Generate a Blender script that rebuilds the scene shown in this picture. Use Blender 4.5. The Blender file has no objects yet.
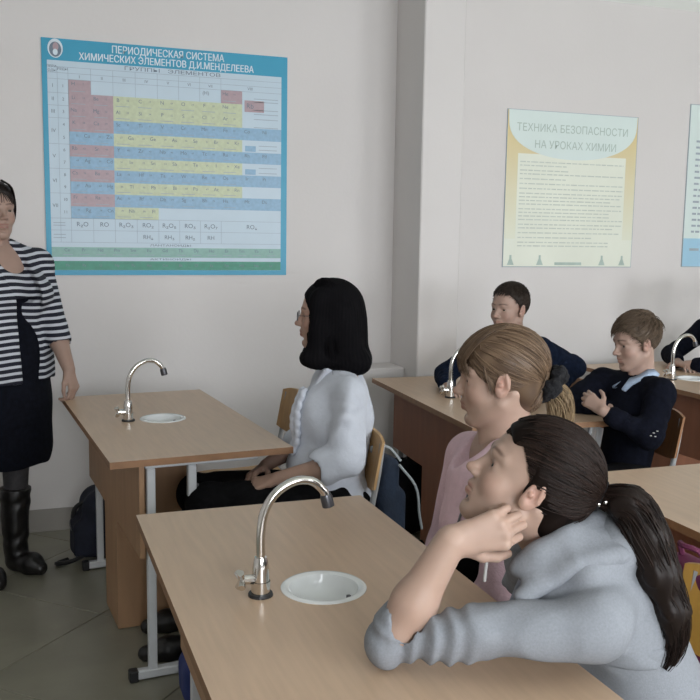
import bpy, math, random
import numpy as np
from mathutils import Vector, Matrix
random.seed(5); RNG = np.random.default_rng(5)
scn = bpy.context.scene
COL = scn.collection

# ------------------------------------------------------------------ camera, world, light, exposure
cam_d = bpy.data.cameras.new('camera'); cam = bpy.data.objects.new('camera', cam_d); COL.objects.link(cam)
cam_d.sensor_width = 36; cam_d.lens = 907.22 * 36 / 700; cam_d.clip_start = .05; cam_d.clip_end = 100
cr = Vector((0.94049069, -0.339489, 0.01498267)); cu = Vector((0.02858289, 0.12296345, 0.9919995)); cf = Vector((0.33861524, 0.93253804, -0.12534956))
m = Matrix.Identity(4)
for i in range(3):
    m[i][0] = cr[i]; m[i][1] = cu[i]; m[i][2] = -cf[i]
m[0][3], m[1][3], m[2][3] = 0, 0, 1.4623
cam.matrix_world = m
scn.camera = cam
scn.view_settings.view_transform = 'Standard'; scn.view_settings.look = 'None'
scn.view_settings.gamma = 1; scn.view_settings.use_curve_mapping = False
scn.view_settings.exposure = 0.0
W_ = bpy.data.worlds.new('sky'); scn.world = W_; W_.use_nodes = True
W_.node_tree.nodes['Background'].inputs[0].default_value = (.80, .88, 1, 1)
W_.node_tree.nodes['Background'].inputs[1].default_value = 1.2
ROOM = dict(x0=-2.7, x1=7.2, y0=-1.9, y1=4.554, z1=2.86)
WINS = [(-.3, 1.4), (2.1, 3.8), (4.5, 6.2)]
WZ = (.85, 2.25)
for i, (a, b) in enumerate(WINS):
    ld = bpy.data.lights.new('window_daylight', 'AREA'); ld.shape = 'RECTANGLE'; ld.size = b - a; ld.size_y = WZ[1] - WZ[0]
    ld.energy = 120; ld.color = (.93, .96, 1)
    lo = bpy.data.objects.new('window_daylight', ld); COL.objects.link(lo)
    lo.location = ((a + b) / 2, ROOM['y0'] - .16, (WZ[0] + WZ[1]) / 2); lo.rotation_euler = (math.radians(90), 0, 0)

# ------------------------------------------------------------------ materials
MATS = {}
def nodemat(name, rough=.6, spec=.5, metal=0):
    mt = bpy.data.materials.new(name); mt.use_nodes = True
    b = mt.node_tree.nodes['Principled BSDF']
    b.inputs['Roughness'].default_value = rough; b.inputs['Metallic'].default_value = metal
    b.inputs['Specular IOR Level'].default_value = spec
    MATS[name] = mt
    return mt, mt.node_tree.nodes, mt.node_tree.links, b
def mat(name, col, rough=.6, metal=0, var=.08, scale=20, bump=0, stretch=(1, 1, 1), bscale=None, spec=.5, detail=4, sheen=0):
    mt, N, L, b = nodemat(name, rough, spec, metal)
    tc = N.new('ShaderNodeTexCoord'); mp = N.new('ShaderNodeMapping'); L.new(tc.outputs['Object'], mp.inputs[0])
    mp.inputs['Scale'].default_value = stretch
    no = N.new('ShaderNodeTexNoise'); no.inputs['Scale'].default_value = scale; no.inputs['Detail'].default_value = detail
    L.new(mp.outputs[0], no.inputs[0])
    cr_ = N.new('ShaderNodeValToRGB'); L.new(no.outputs[0], cr_.inputs[0])
    cr_.color_ramp.elements[0].position = .3; cr_.color_ramp.elements[1].position = .7
    cr_.color_ramp.elements[0].color = tuple(c * (1 - var) for c in col) + (1,)
    cr_.color_ramp.elements[1].color = tuple(min(1, c * (1 + var)) for c in col) + (1,)
    L.new(cr_.outputs[0], b.inputs['Base Color'])
    if sheen: b.inputs['Sheen Weight'].default_value = sheen
    if bump:
        n2 = N.new('ShaderNodeTexNoise'); n2.inputs['Scale'].default_value = bscale or scale * 4; n2.inputs['Detail'].default_value = 3
        L.new(mp.outputs[0], n2.inputs[0])
        bp = N.new('ShaderNodeBump'); bp.inputs['Strength'].default_value = bump; bp.inputs['Distance'].default_value = .01
        L.new(n2.outputs[0], bp.inputs['Height']); L.new(bp.outputs[0], b.inputs['Normal'])
    return mt
mat('wall_paint', (.71, .68, .665), .85, var=.02, scale=1.3, bump=.05, bscale=60)
mat('ceiling_paint', (.82, .84, .80), .9, var=.015, scale=2)
mat('tile', (.26, .25, .195), .3, var=.10, scale=5, bump=.02, bscale=30)
mat('grout', (.10, .095, .08), .9)
mat('base_tile', (.33, .31, .28), .45, var=.06, scale=6)
mat('laminate', (.56, .40, .275), .36, var=.06, scale=9, stretch=(8, .6, 1), bump=.015, bscale=80)
mat('edge_band', (.26, .135, .065), .5, var=.15, scale=20)
mat('panel_wood', (.38, .225, .125), .5, var=.10, scale=7, stretch=(3, 3, .5), bump=.02)
mat('panel_red_shaded', (.235, .088, .042), .5, var=.12, scale=7, stretch=(3, 3, .5), bump=.02)  # panel wood turned redder and darker, with shade painted into its colour
mat('white_metal', (.62, .64, .66), .4, var=.04, scale=15)
mat('grey_metal', (.34, .35, .36), .38, var=.05, scale=15)
mat('chrome', (.72, .70, .67), .13, metal=1, var=.03, scale=30)
mat('dark_chrome', (.10, .10, .11), .35, metal=.7, var=.1)
mat('black_plastic', (.015, .015, .017), .5, var=.2)
mat('enamel', (.78, .80, .80), .12, var=.02, scale=10)
mat('ply_light', (.50, .30, .13), .42, var=.12, scale=8, stretch=(1, 6, 1), bump=.02)
mat('ply_brown', (.26, .12, .05), .4, var=.15, scale=8, stretch=(1, 6, 1), bump=.02)
mat('ply_yellow', (.48, .27, .055), .42, var=.1, scale=8, stretch=(1, 6, 1), bump=.02)
mat('navy_knit', (.005, .006, .012), .95, var=.3, scale=60, bump=.3, bscale=260, spec=.12)
mat('navy_knit_blue', (.007, .012, .028), .95, var=.3, scale=60, bump=.3, bscale=260, spec=.12)
mat('black_cloth', (.005, .005, .006), .95, var=.3, scale=50, bump=.1, spec=.15)
mat('dress_cloth', (.005, .006, .011), .95, var=.3, scale=50, bump=.1, spec=.15)
mat('tights', (.045, .042, .045), .7, var=.2, scale=60)
mat('boot_leather', (.008, .007, .007), .38, var=.4, scale=18, bump=.15)
mat('white_blouse', (.60, .63, .70), .8, var=.03, scale=40, bump=.12, bscale=90)
mat('collar_blue', (.40, .50, .66), .8, var=.05, scale=50, bump=.1)
mat('pink_cloth', (.70, .50, .56), .85, var=.05, scale=50, bump=.25, bscale=180)
mat('grey_hoodie', (.255, .27, .295), .95, var=.07, scale=260, bump=.10, bscale=420, spec=.2)
mat('hoodie_lining', (.30, .34, .42), .9, var=.08, scale=120, bump=.2)
mat('cord_white', (.62, .62, .6), .8)
mat('zip_metal', (.2, .2, .22), .35, metal=.8)
mat('scrunchie', (.006, .006, .008), .95, var=.4, scale=50, bump=.6, bscale=140)
mat('backpack_navy', (.010, .013, .028), .8, var=.4, scale=12, bump=.3, bscale=90)
mat('backpack_blue', (.012, .024, .050), .8, var=.3, scale=14, bump=.3, bscale=90)
mat('strap_grey', (.36, .40, .42), .8)
mat('bag_blue', (.02, .035, .16), .7, var=.2, scale=14)
mat('bag_purple', (.13, .018, .062), .75, var=.2, scale=14, bump=.2)
mat('poster_blue', (.025, .32, .50), .4, var=.03, scale=5)
mat('poster_white', (.53, .65, .74), .4, var=.02, scale=8)
mat('cell_red', (.42, .31, .34), .4, var=.06, scale=60)
mat('cell_yellow', (.54, .60, .40), .4, var=.07, scale=60)
mat('cell_blue', (.25, .43, .60), .4, var=.08, scale=60)
mat('cell_green', (.23, .43, .38), .4, var=.06, scale=60)
mat('band_green', (.03, .26, .17), .4, var=.1, scale=40)
mat('ink_dark', (.15, .20, .26), .6)
mat('ink_grey', (.36, .42, .47), .6)
mat('ink_white', (.66, .76, .82), .5)
mat('rule_line', (.32, .40, .48), .6)
mat('sheet_cream', (.80, .83, .72), .5, var=.03, scale=4)
mat('sheet_pale', (.70, .80, .77), .5, var=.02, scale=4)
mt, N, L, b = nodemat('sheet_yellow', .5)      # printed sheet that fades from ochre at the top to cream at the foot
tc = N.new('ShaderNodeTexCoord'); sp_ = N.new('ShaderNodeSeparateXYZ'); L.new(tc.outputs['Object'], sp_.inputs[0])
mr = N.new('ShaderNodeMapRange'); mr.inputs[1].default_value = 1.45; mr.inputs[2].default_value = 2.1; L.new(sp_.outputs[2], mr.inputs[0])
rp = N.new('ShaderNodeValToRGB'); L.new(mr.outputs[0], rp.inputs[0]); rp.color_ramp.elements[0].color = (.78, .80, .66, 1); rp.color_ramp.elements[1].color = (.72, .58, .28, 1); L.new(rp.outputs[0], b.inputs['Base Color'])
mat('ink_green', (.43, .53, .48), .6)
mat('ink_line', (.58, .63, .56), .6)
mat('sheet_blue', (.36, .60, .76), .5, var=.03, scale=5)
mat('window_white', (.75, .75, .75), .5)
mat('eye_white', (.55, .53, .50), .25, var=.02)
mat('eye_iris', (.05, .04, .03), .25)
mat('lens_wire', (.05, .05, .06), .3, metal=.8)

def glassmat():
    mt, N, L, b = nodemat('pane_glass', .05)
    t = N.new('ShaderNodeBsdfTransparent'); g = N.new('ShaderNodeBsdfGlossy'); g.inputs['Roughness'].default_value = .02
    mx = N.new('ShaderNodeMixShader'); mx.inputs[0].default_value = .08
    L.new(t.outputs[0], mx.inputs[1]); L.new(g.outputs[0], mx.inputs[2]); L.new(mx.outputs[0], N['Material Output'].inputs[0])
glassmat()
def skinmat(name, col, rough=.5):
    mt, N, L, b = nodemat(name, rough, .35)
    a = N.new('ShaderNodeAttribute'); a.attribute_name = 'tint'
    no = N.new('ShaderNodeTexNoise'); no.inputs['Scale'].default_value = 35; no.inputs['Detail'].default_value = 5
    tc = N.new('ShaderNodeTexCoord'); L.new(tc.outputs['Object'], no.inputs[0])
    c = N.new('ShaderNodeMix'); c.data_type = 'RGBA'
    c.inputs[6].default_value = tuple(x * .93 for x in col) + (1,); c.inputs[7].default_value = tuple(x * 1.05 for x in col) + (1,)
    L.new(no.outputs[0], c.inputs[0])
    mu = N.new('ShaderNodeMix'); mu.data_type = 'RGBA'; mu.blend_type = 'MULTIPLY'; mu.inputs[0].default_value = 1
    L.new(c.outputs[2], mu.inputs[6]); L.new(a.outputs['Color'], mu.inputs[7]); L.new(mu.outputs[2], b.inputs['Base Color'])
    b.inputs['Subsurface Weight'].default_value = .12; b.inputs['Subsurface Radius'].default_value = (.6, .25, .15); b.inputs['Subsurface Scale'].default_value = .01
    return mt
skinmat('skin_pale', (.44, .30, .235)); skinmat('skin_warm', (.40, .26, .20)); skinmat('skin_boy', (.42, .285, .23)); skinmat('skin_teacher', (.37, .25, .20))
def hairmat(name, c0, c1, rough=.42, spec=.3):
    mt, N, L, b = nodemat(name, rough, spec)
    a = N.new('ShaderNodeAttribute'); a.attribute_name = 'shade'
    r = N.new('ShaderNodeValToRGB'); L.new(a.outputs['Fac'], r.inputs[0])
    r.color_ramp.elements[0].color = c0 + (1,); r.color_ramp.elements[1].color = c1 + (1,)
    L.new(r.outputs[0], b.inputs['Base Color'])
    return mt
hairmat('hair_black', (.004, .004, .005), (.008, .007, .008), .7, .04)
hairmat('hair_darkbrown', (.008, .005, .004), (.030, .017, .013), .45, .2)
hairmat('hair_lightbrown', (.075, .045, .028), (.24, .16, .10), .42)
hairmat('hair_blond', (.20, .13, .07), (.38, .28, .16), .45)
hairmat('hair_boydark', (.018, .012, .009), (.05, .035, .026), .5)
hairmat('hair_boylight', (.06, .042, .028), (.20, .14, .095), .5)
hairmat('hair_teacher', (.007, .005, .005), (.03, .02, .017), .45)
def stripemat():
    mt, N, L, b = nodemat('stripe_knit', .85)
    a = N.new('ShaderNodeAttribute'); a.attribute_name = 'stripe'
    fr = N.new('ShaderNodeMath'); fr.operation = 'FRACT'; L.new(a.outputs['Fac'], fr.inputs[0])
    gt = N.new('ShaderNodeMath'); gt.operation = 'GREATER_THAN'; gt.inputs[1].default_value = .58; L.new(fr.outputs[0], gt.inputs[0])
    mx = N.new('ShaderNodeMix'); mx.data_type = 'RGBA'
    mx.inputs[6].default_value = (.008, .009, .02, 1); mx.inputs[7].default_value = (.55, .57, .62, 1)
    L.new(gt.outputs[0], mx.inputs[0]); L.new(mx.outputs[2], b.inputs['Base Color'])
stripemat()

# ------------------------------------------------------------------ object helpers
def link(o, parent=None):
    COL.objects.link(o)
    if parent is not None: o.parent = parent
    return o
def mk(name, V, Fc, mats, parent=None, smooth=False, attrs=None, fmat=None, cattrs=None):
    V = np.asarray(V, dtype=np.float32).reshape(-1, 3)
    me = bpy.data.meshes.new(name)
    if isinstance(Fc, np.ndarray):
        n, k = Fc.shape
        me.vertices.add(len(V)); me.vertices.foreach_set('co', V.ravel())
        me.loops.add(n * k); me.loops.foreach_set('vertex_index', Fc.astype(np.int32).ravel())
        me.polygons.add(n); me.polygons.foreach_set('loop_start', np.arange(0, n * k, k, dtype=np.int32))
        me.update(calc_edges=True)
    else:
        me.from_pydata([tuple(map(float, v)) for v in V], [], [tuple(int(i) for i in f) for f in Fc]); me.update()
    if isinstance(mats, str): mats = [mats]
    for q in mats: me.materials.append(MATS[q])
    if fmat is not None: me.polygons.foreach_set('material_index', np.asarray(fmat, dtype=np.int32))
    if smooth: me.polygons.foreach_set('use_smooth', np.ones(len(me.polygons), dtype=bool))
    for k_, v_ in (attrs or {}).items():
        a = me.attributes.new(k_, 'FLOAT', 'POINT'); a.data.foreach_set('value', np.asarray(v_, dtype=np.float32))
    for k_, v_ in (cattrs or {}).items():
        a = me.attributes.new(k_, 'FLOAT_COLOR', 'POINT')
        c = np.ones((len(V), 4), dtype=np.float32); c[:, :3] = v_; a.data.foreach_set('color', c.ravel())
    pass
    return link(bpy.data.objects.new(name, me), parent)
def tag(o, label=None, cat=None, group=None, kind=None):
    if label: o['label'] = label
    if cat: o['category'] = cat
    if group: o['group'] = group
    if kind: o['kind'] = kind
    return o
def empty(name, loc=(0, 0, 0), rz=0, **k):
    o = bpy.data.objects.new(name, None); o.location = loc; o.rotation_euler = (0, 0, rz); o.empty_display_size = .1
    link(o); return tag(o, **k)
def copy_tree(o, parent=None):
    c = o.copy(); COL.objects.link(c)
    if parent is not None: c.parent = parent
    for ch in list(o.children): copy_tree(ch, c)
    return c
class MB:
    def __init__(s): s.V = []; s.F = []; s.M = []
    def add(s, V, Fc, mi=0):
        n = len(s.V); s.V += [tuple(v) for v in V]; s.F += [tuple(i + n for i in f) for f in Fc]; s.M += [mi] * len(Fc)
    def box(s, x0, y0, z0, x1, y1, z1, mi=0, b=0):
        if b <= 0:
            V = [(x, y, z) for z in (z0, z1) for y in (y0, y1) for x in (x0, x1)]
            s.add(V, [(0, 2, 3, 1), (4, 5, 7, 6), (0, 1, 5, 4), (2, 6, 7, 3), (0, 4, 6, 2), (1, 3, 7, 5)], mi); return s
        # chamfered box
        V = []; idx = {}
        for sx in (0, 1):
            for sy in (0, 1):
                for sz in (0, 1):
                    c = [(x0, x1)[sx], (y0, y1)[sy], (z0, z1)[sz]]; d = [(1, -1)[sx], (1, -1)[sy], (1, -1)[sz]]
                    for ax in range(3):
                        p = [c[i] + (0 if i == ax else d[i] * b) for i in range(3)]
                        idx[(sx, sy, sz, ax)] = len(V); V.append(p)
        Fc = []
        for ax in range(3):
            o1, o2 = [(1, 2), (2, 0), (0, 1)][ax]
            for sd in (0, 1):
                q = []
                for a_, b_ in ((0, 0), (1, 0), (1, 1), (0, 1)):
                    k = [0, 0, 0]; k[ax] = sd; k[o1] = a_; k[o2] = b_; q.append(idx[(*k, ax)])
                Fc.append(q if sd else q[::-1])
        for ax in range(3):
            o1, o2 = [(1, 2), (2, 0), (0, 1)][ax]
            for a_ in (0, 1):
                for b_ in (0, 1):
                    k0 = [0, 0, 0]; k0[o1] = a_; k0[o2] = b_; k1 = list(k0); k1[ax] = 1
                    q = [idx[(*k0, o1)], idx[(*k0, o2)], idx[(*k1, o2)], idx[(*k1, o1)]]
                    Fc.append(q if (a_ == b_) else q[::-1])
        for sx in (0, 1):
            for sy in (0, 1):
                for sz in (0, 1):
                    q = [idx[(sx, sy, sz, a)] for a in range(3)]; Fc.append(q[::-1] if (sx + sy + sz) % 2 else q)
        s.add(V, Fc, mi); return s
    def tube(s, P, r, n=10, mi=0, caps=True):
        P = [Vector(p) for p in P]; R = r if hasattr(r, '__len__') else [r] * len(P)
        ref = Vector((0, 0, 1)); V = []; prev = None
        for i, p in enumerate(P):
            t = (P[min(i + 1, len(P) - 1)] - P[max(i - 1, 0)]).normalized()
            if prev is None:
                a = t.orthogonal().normalized()
            else:
                a = (prev - t * prev.dot(t)).normalized()
            prev = a; b = t.cross(a)
            for k in range(n):
                th = 2 * math.pi * k / n; V.append(p + (a * math.cos(th) + b * math.sin(th)) * R[i])
        Fc = [(i * n + k, i * n + (k + 1) % n, (i + 1) * n + (k + 1) % n, (i + 1) * n + k) for i in range(len(P) - 1) for k in range(n)]
        if caps: Fc += [tuple(range(n))[::-1], tuple((len(P) - 1) * n + k for k in range(n))]
        s.add(V, Fc, mi); return s
    def lathe(s, prof, c=(0, 0, 0), n=32, mi=0, sy=1):
        V = [(c[0] + r * math.cos(2 * math.pi * k / n), c[1] + sy * r * math.sin(2 * math.pi * k / n), c[2] + z) for r, z in prof for k in range(n)]
        Fc = [(i * n + k, i * n + (k + 1) % n, (i + 1) * n + (k + 1) % n, (i + 1) * n + k) for i in range(len(prof) - 1) for k in range(n)]
        s.add(V, Fc, mi); return s
    def quad(s, a, b, c, d, mi=0): s.add([a, b, c, d], [(0, 1, 2, 3)], mi); return s
    def build(s, name, mats, parent=None, smooth=False):
        o = mk(name, s.V, s.F, mats, parent, fmat=s.M)
        if smooth:
            me = o.data; me.polygons.foreach_set('use_smooth', np.ones(len(me.polygons), dtype=bool))
            try: me.set_sharp_from_angle(angle=math.radians(35))
            except Exception: pass
        return o
def spline(P, n):
    P = np.asarray(P, float); Q = np.vstack([2 * P[0] - P[1], P, 2 * P[-1] - P[-2]]); out = []
    m_ = len(P) - 1
    for t in np.linspace(0, m_, n):
        i = min(int(t), m_ - 1); u = t - i; a, b, c, d = Q[i:i + 4]
        out.append(.5 * ((2 * b) + (c - a) * u + (2 * a - 5 * b + 4 * c - d) * u * u + (3 * b - a - 3 * c + d) * u ** 3))
    return np.array(out)

# ------------------------------------------------------------------ implicit surfaces (for bodies, clothes, bags)
def A3(v): return np.asarray(v, dtype=np.float64)
class Field:
    def __init__(s, h): s.h = h; s.P = []; s.post = []
    def cap(s, a, b, ra, rb=None, k=.01, op='+', flat=None, wr=None):
        rb = ra if rb is None else rb; a, b = A3(a), A3(b); ba = b - a; L2 = max(ba @ ba, 1e-9)
        def f(X, Y, Z):
            p = [X - a[0], Y - a[1], Z - a[2]]
            if flat is not None:
                n = A3(flat[0]); n = n / np.linalg.norm(n); q = p[0] * n[0] + p[1] * n[1] + p[2] * n[2]
                g = 1 / flat[1] - 1; bn = ba @ n
                p = [p[i] + q * g * n[i] for i in range(3)]; bb = ba + bn * g * n; l2 = max(bb @ bb, 1e-9)
            else: bb = ba; l2 = L2
            t = np.clip((p[0] * bb[0] + p[1] * bb[1] + p[2] * bb[2]) / l2, 0, 1)
            r = ra + (rb - ra) * t
            if wr is not None:
                r = r + wr[0] * np.sin(t * wr[1] * 6.283 + 2.2 * np.sin((X * 31 + Y * 23)) + 1.7 * np.sin(Z * 37 + 1))
            d = np.sqrt((p[0] - t * bb[0]) ** 2 + (p[1] - t * bb[1]) ** 2 + (p[2] - t * bb[2]) ** 2) - r
            return d * (flat[1] ** .5 if flat is not None and flat[1] < 1 else 1)
        m_ = max(ra, rb) + (abs(wr[0]) if wr else 0)
        s.P.append((f, np.minimum(a, b) - m_, np.maximum(a, b) + m_, k, op)); return s
    def ell(s, c, r, k=.01, op='+', R=None):
        c = A3(c); r = A3(r); Rm = None if R is None else A3(R)
        def f(X, Y, Z):
            p = [X - c[0], Y - c[1], Z - c[2]]
            if Rm is not None: p = [p[0] * Rm[i][0] + p[1] * Rm[i][1] + p[2] * Rm[i][2] for i in range(3)]
            k0 = np.sqrt((p[0] / r[0]) ** 2 + (p[1] / r[1]) ** 2 + (p[2] / r[2]) ** 2)
            k1 = np.sqrt((p[0] / r[0] ** 2) ** 2 + (p[1] / r[1] ** 2) ** 2 + (p[2] / r[2] ** 2) ** 2) + 1e-9
            return k0 * (k0 - 1) / k1
        e = r if R is None else np.full(3, r.max())
        s.P.append((f, c - e, c + e, k, op)); return s
    def rbox(s, c, hs, r=.02, k=.01, op='+', R=None):
        c = A3(c); hs = A3(hs) - r; Rm = None if R is None else A3(R)
        def f(X, Y, Z):
            p = [X - c[0], Y - c[1], Z - c[2]]
            if Rm is not None: p = [p[0] * Rm[i][0] + p[1] * Rm[i][1] + p[2] * Rm[i][2] for i in range(3)]
            q = [np.abs(p[i]) - hs[i] for i in range(3)]
            o = np.sqrt(sum(np.maximum(x, 0) ** 2 for x in q)); return o + np.minimum(np.maximum(q[0], np.maximum(q[1], q[2])), 0) - r
        e = hs + r if R is None else np.full(3, np.linalg.norm(hs + r))
        s.P.append((f, c - e, c + e, k, op)); return s
    def half(s, n, c, k=.004):      # removes points with n.p > c
        n = A3(n)
        s.P.append((lambda X, Y, Z: c - (X * n[0] + Y * n[1] + Z * n[2]), None, None, k, '-')); return s
    def disp(s, fn): s.post.append(fn); return s
    def mesh(s, smooth=1):
        h = s.h
        lo = np.min([p[1] for p in s.P if p[4] == '+'], axis=0) - 3 * h; hi = np.max([p[2] for p in s.P if p[4] == '+'], axis=0) + 3 * h
        n = np.ceil((hi - lo) / h).astype(int) + 1
        G = np.full(n, 1., dtype=np.float32)
        ax = [lo[i] + h * np.arange(n[i]) for i in range(3)]
        for f, a, b, k, op in s.P:
            if a is None: i0 = [0, 0, 0]; i1 = list(n)
            else:
                mg = k + 3 * h
                i0 = [max(0, int((a[i] - mg - lo[i]) / h)) for i in range(3)]; i1 = [min(n[i], int((b[i] + mg - lo[i]) / h) + 2) for i in range(3)]
            if any(i1[i] <= i0[i] for i in range(3)): continue
            X = ax[0][i0[0]:i1[0], None, None]; Y = ax[1][None, i0[1]:i1[1], None]; Z = ax[2][None, None, i0[2]:i1[2]]
            d = f(X, Y, Z).astype(np.float32); sl = tuple(slice(i0[i], i1[i]) for i in range(3)); g = G[sl]; k = max(k, 1e-5)
            if op == '+':
                e = np.maximum(k - np.abs(g - d), 0) / k; G[sl] = np.minimum(g, d) - e * e * k * .25
            else:
                d = -d; e = np.maximum(k - np.abs(g - d), 0) / k; G[sl] = np.maximum(g, d) + e * e * k * .25
        if s.post:
            near = np.where(np.abs(G) < .04); X = ax[0][near[0]]; Y = ax[1][near[1]]; Z = ax[2][near[2]]
            for fn in s.post: G[near] += fn(X, Y, Z).astype(np.float32)
        S = G < 0
        c = S[:-1, :-1, :-1].astype(np.int8)
        tot = np.zeros([q - 1 for q in n], dtype=np.int8)
        for dx in (0, 1):
            for dy in (0, 1):
                for dz in (0, 1): tot += S[dx:n[0] - 1 + dx, dy:n[1] - 1 + dy, dz:n[2] - 1 + dz]
        act = (tot > 0) & (tot < 8); I = np.argwhere(act)
        idx = np.full(act.shape, -1, dtype=np.int32); idx[act] = np.arange(len(I))
        acc = np.zeros((len(I), 3)); cnt = np.zeros(len(I))
        cs = [(dx, dy, dz) for dx in (0, 1) for dy in (0, 1) for dz in (0, 1)]
        val = {q: G[I[:, 0] + q[0], I[:, 1] + q[1], I[:, 2] + q[2]] for q in cs}
        for q in cs:
            for a_ in range(3):
                if q[a_]: continue
                w = list(q); w[a_] = 1; w = tuple(w); v0, v1 = val[q], val[w]; cr_ = (v0 < 0) != (v1 < 0)
                t = np.where(cr_, v0 / np.where(cr_, v0 - v1, 1), 0)
                p = np.zeros((len(I), 3)); p += q; p[:, a_] += t
                acc[cr_] += p[cr_]; cnt[cr_] += 1
        V = (I + acc / cnt[:, None]) * h + lo
        Q = []
        for a_ in range(3):
            b_, c_ = (a_ + 1) % 3, (a_ + 2) % 3
            sl0 = [slice(1, n[i] - 1) for i in range(3)]; sl0[a_] = slice(0, n[a_] - 1); sl1 = list(sl0); sl1[a_] = slice(1, n[a_])
            s0 = S[tuple(sl0)]; s1 = S[tuple(sl1)]; E = np.argwhere(s0 != s1)
            if not len(E): continue
            inn = s0[tuple(E.T)]; off = np.ones(3, int); off[a_] = 0; E = E + off
            def g_(db, dc):
                T = E.copy(); T[:, b_] -= db; T[:, c_] -= dc; return idx[tuple(T.T)]
            q = np.stack([g_(1, 1), g_(0, 1), g_(0, 0), g_(1, 0)], 1); q[~inn] = q[~inn][:, ::-1]; Q.append(q)
        Q = np.vstack(Q); Q = Q[(Q >= 0).all(1)]
        for _ in range(smooth):
            A = np.zeros_like(V); C_ = np.zeros(len(V))
            for i in range(4):
                j = Q[:, (i + 1) % 4]
                for d_ in range(3): A[:, d_] += np.bincount(Q[:, i], V[j, d_], len(V)) + np.bincount(j, V[Q[:, i], d_], len(V))
                C_ += np.bincount(Q[:, i], minlength=len(V)) + np.bincount(j, minlength=len(V))
            V = V * .5 + .5 * A / np.maximum(C_, 1)[:, None]
        return V, Q
def folds(amp, fr=18, seed=0, d=(0, 0, 1)):
    r = np.random.default_rng(seed); K = r.normal(size=(5, 3)) * fr; K -= np.outer(K @ A3(d), A3(d)) * .65; ph = r.uniform(0, 6, 5)
    def fn(X, Y, Z):
        s_ = 0
        w = np.sin(X * 11 + 1) + np.sin(Y * 13) + np.sin(Z * 9 + 2)
        for i in range(5): s_ = s_ + np.sin(K[i, 0] * X + K[i, 1] * Y + K[i, 2] * Z + ph[i] + w * .9)
        return amp * np.maximum(s_, -1.0) * .5
    return fn

def strands(name, paths, mats, parent, r=.0009, M=None, shade=None, taper=.35, sides=3):
    """paths (n,m,3) -> one mesh of tapered hair tubes"""
    P = np.asarray(paths, float)
    if M is not None: P = P @ M[:3, :3].T + M[:3, 3]
    n, m_, _ = P.shape
    T = np.gradient(P, axis=1); T /= np.linalg.norm(T, axis=2, keepdims=True) + 1e-9
    ref = RNG.normal(size=(n, 1, 3)); Aa = np.cross(T, ref); Aa /= np.linalg.norm(Aa, axis=2, keepdims=True) + 1e-9; B = np.cross(T, Aa)
    rr = np.asarray(r) * (1 - (1 - taper) * np.linspace(0, 1, m_) ** 1.5)[None, :, None] * RNG.uniform(.7, 1.3, (n, 1, 1))
    rings = [P + (Aa * math.cos(2 * math.pi * k / sides) + B * math.sin(2 * math.pi * k / sides)) * rr for k in range(sides)]
    V = np.stack(rings, 2).reshape(-1, 3)
    base = (np.arange(n)[:, None] * m_ + np.arange(m_ - 1)[None]) * sides; Q = []
    for k in range(sides):
        k2 = (k + 1) % sides
        Q.append(np.stack([base + k, base + k2, base + sides + k2, base + sides + k], -1).reshape(-1, 4))
    sh = RNG.uniform(0, 1, n) if shade is None else shade
    sh = np.repeat(sh, m_ * sides)
    return tag(mk(name, V, np.vstack(Q), mats, parent, smooth=True, attrs={'shade': sh}), kind='stuff')

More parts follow.
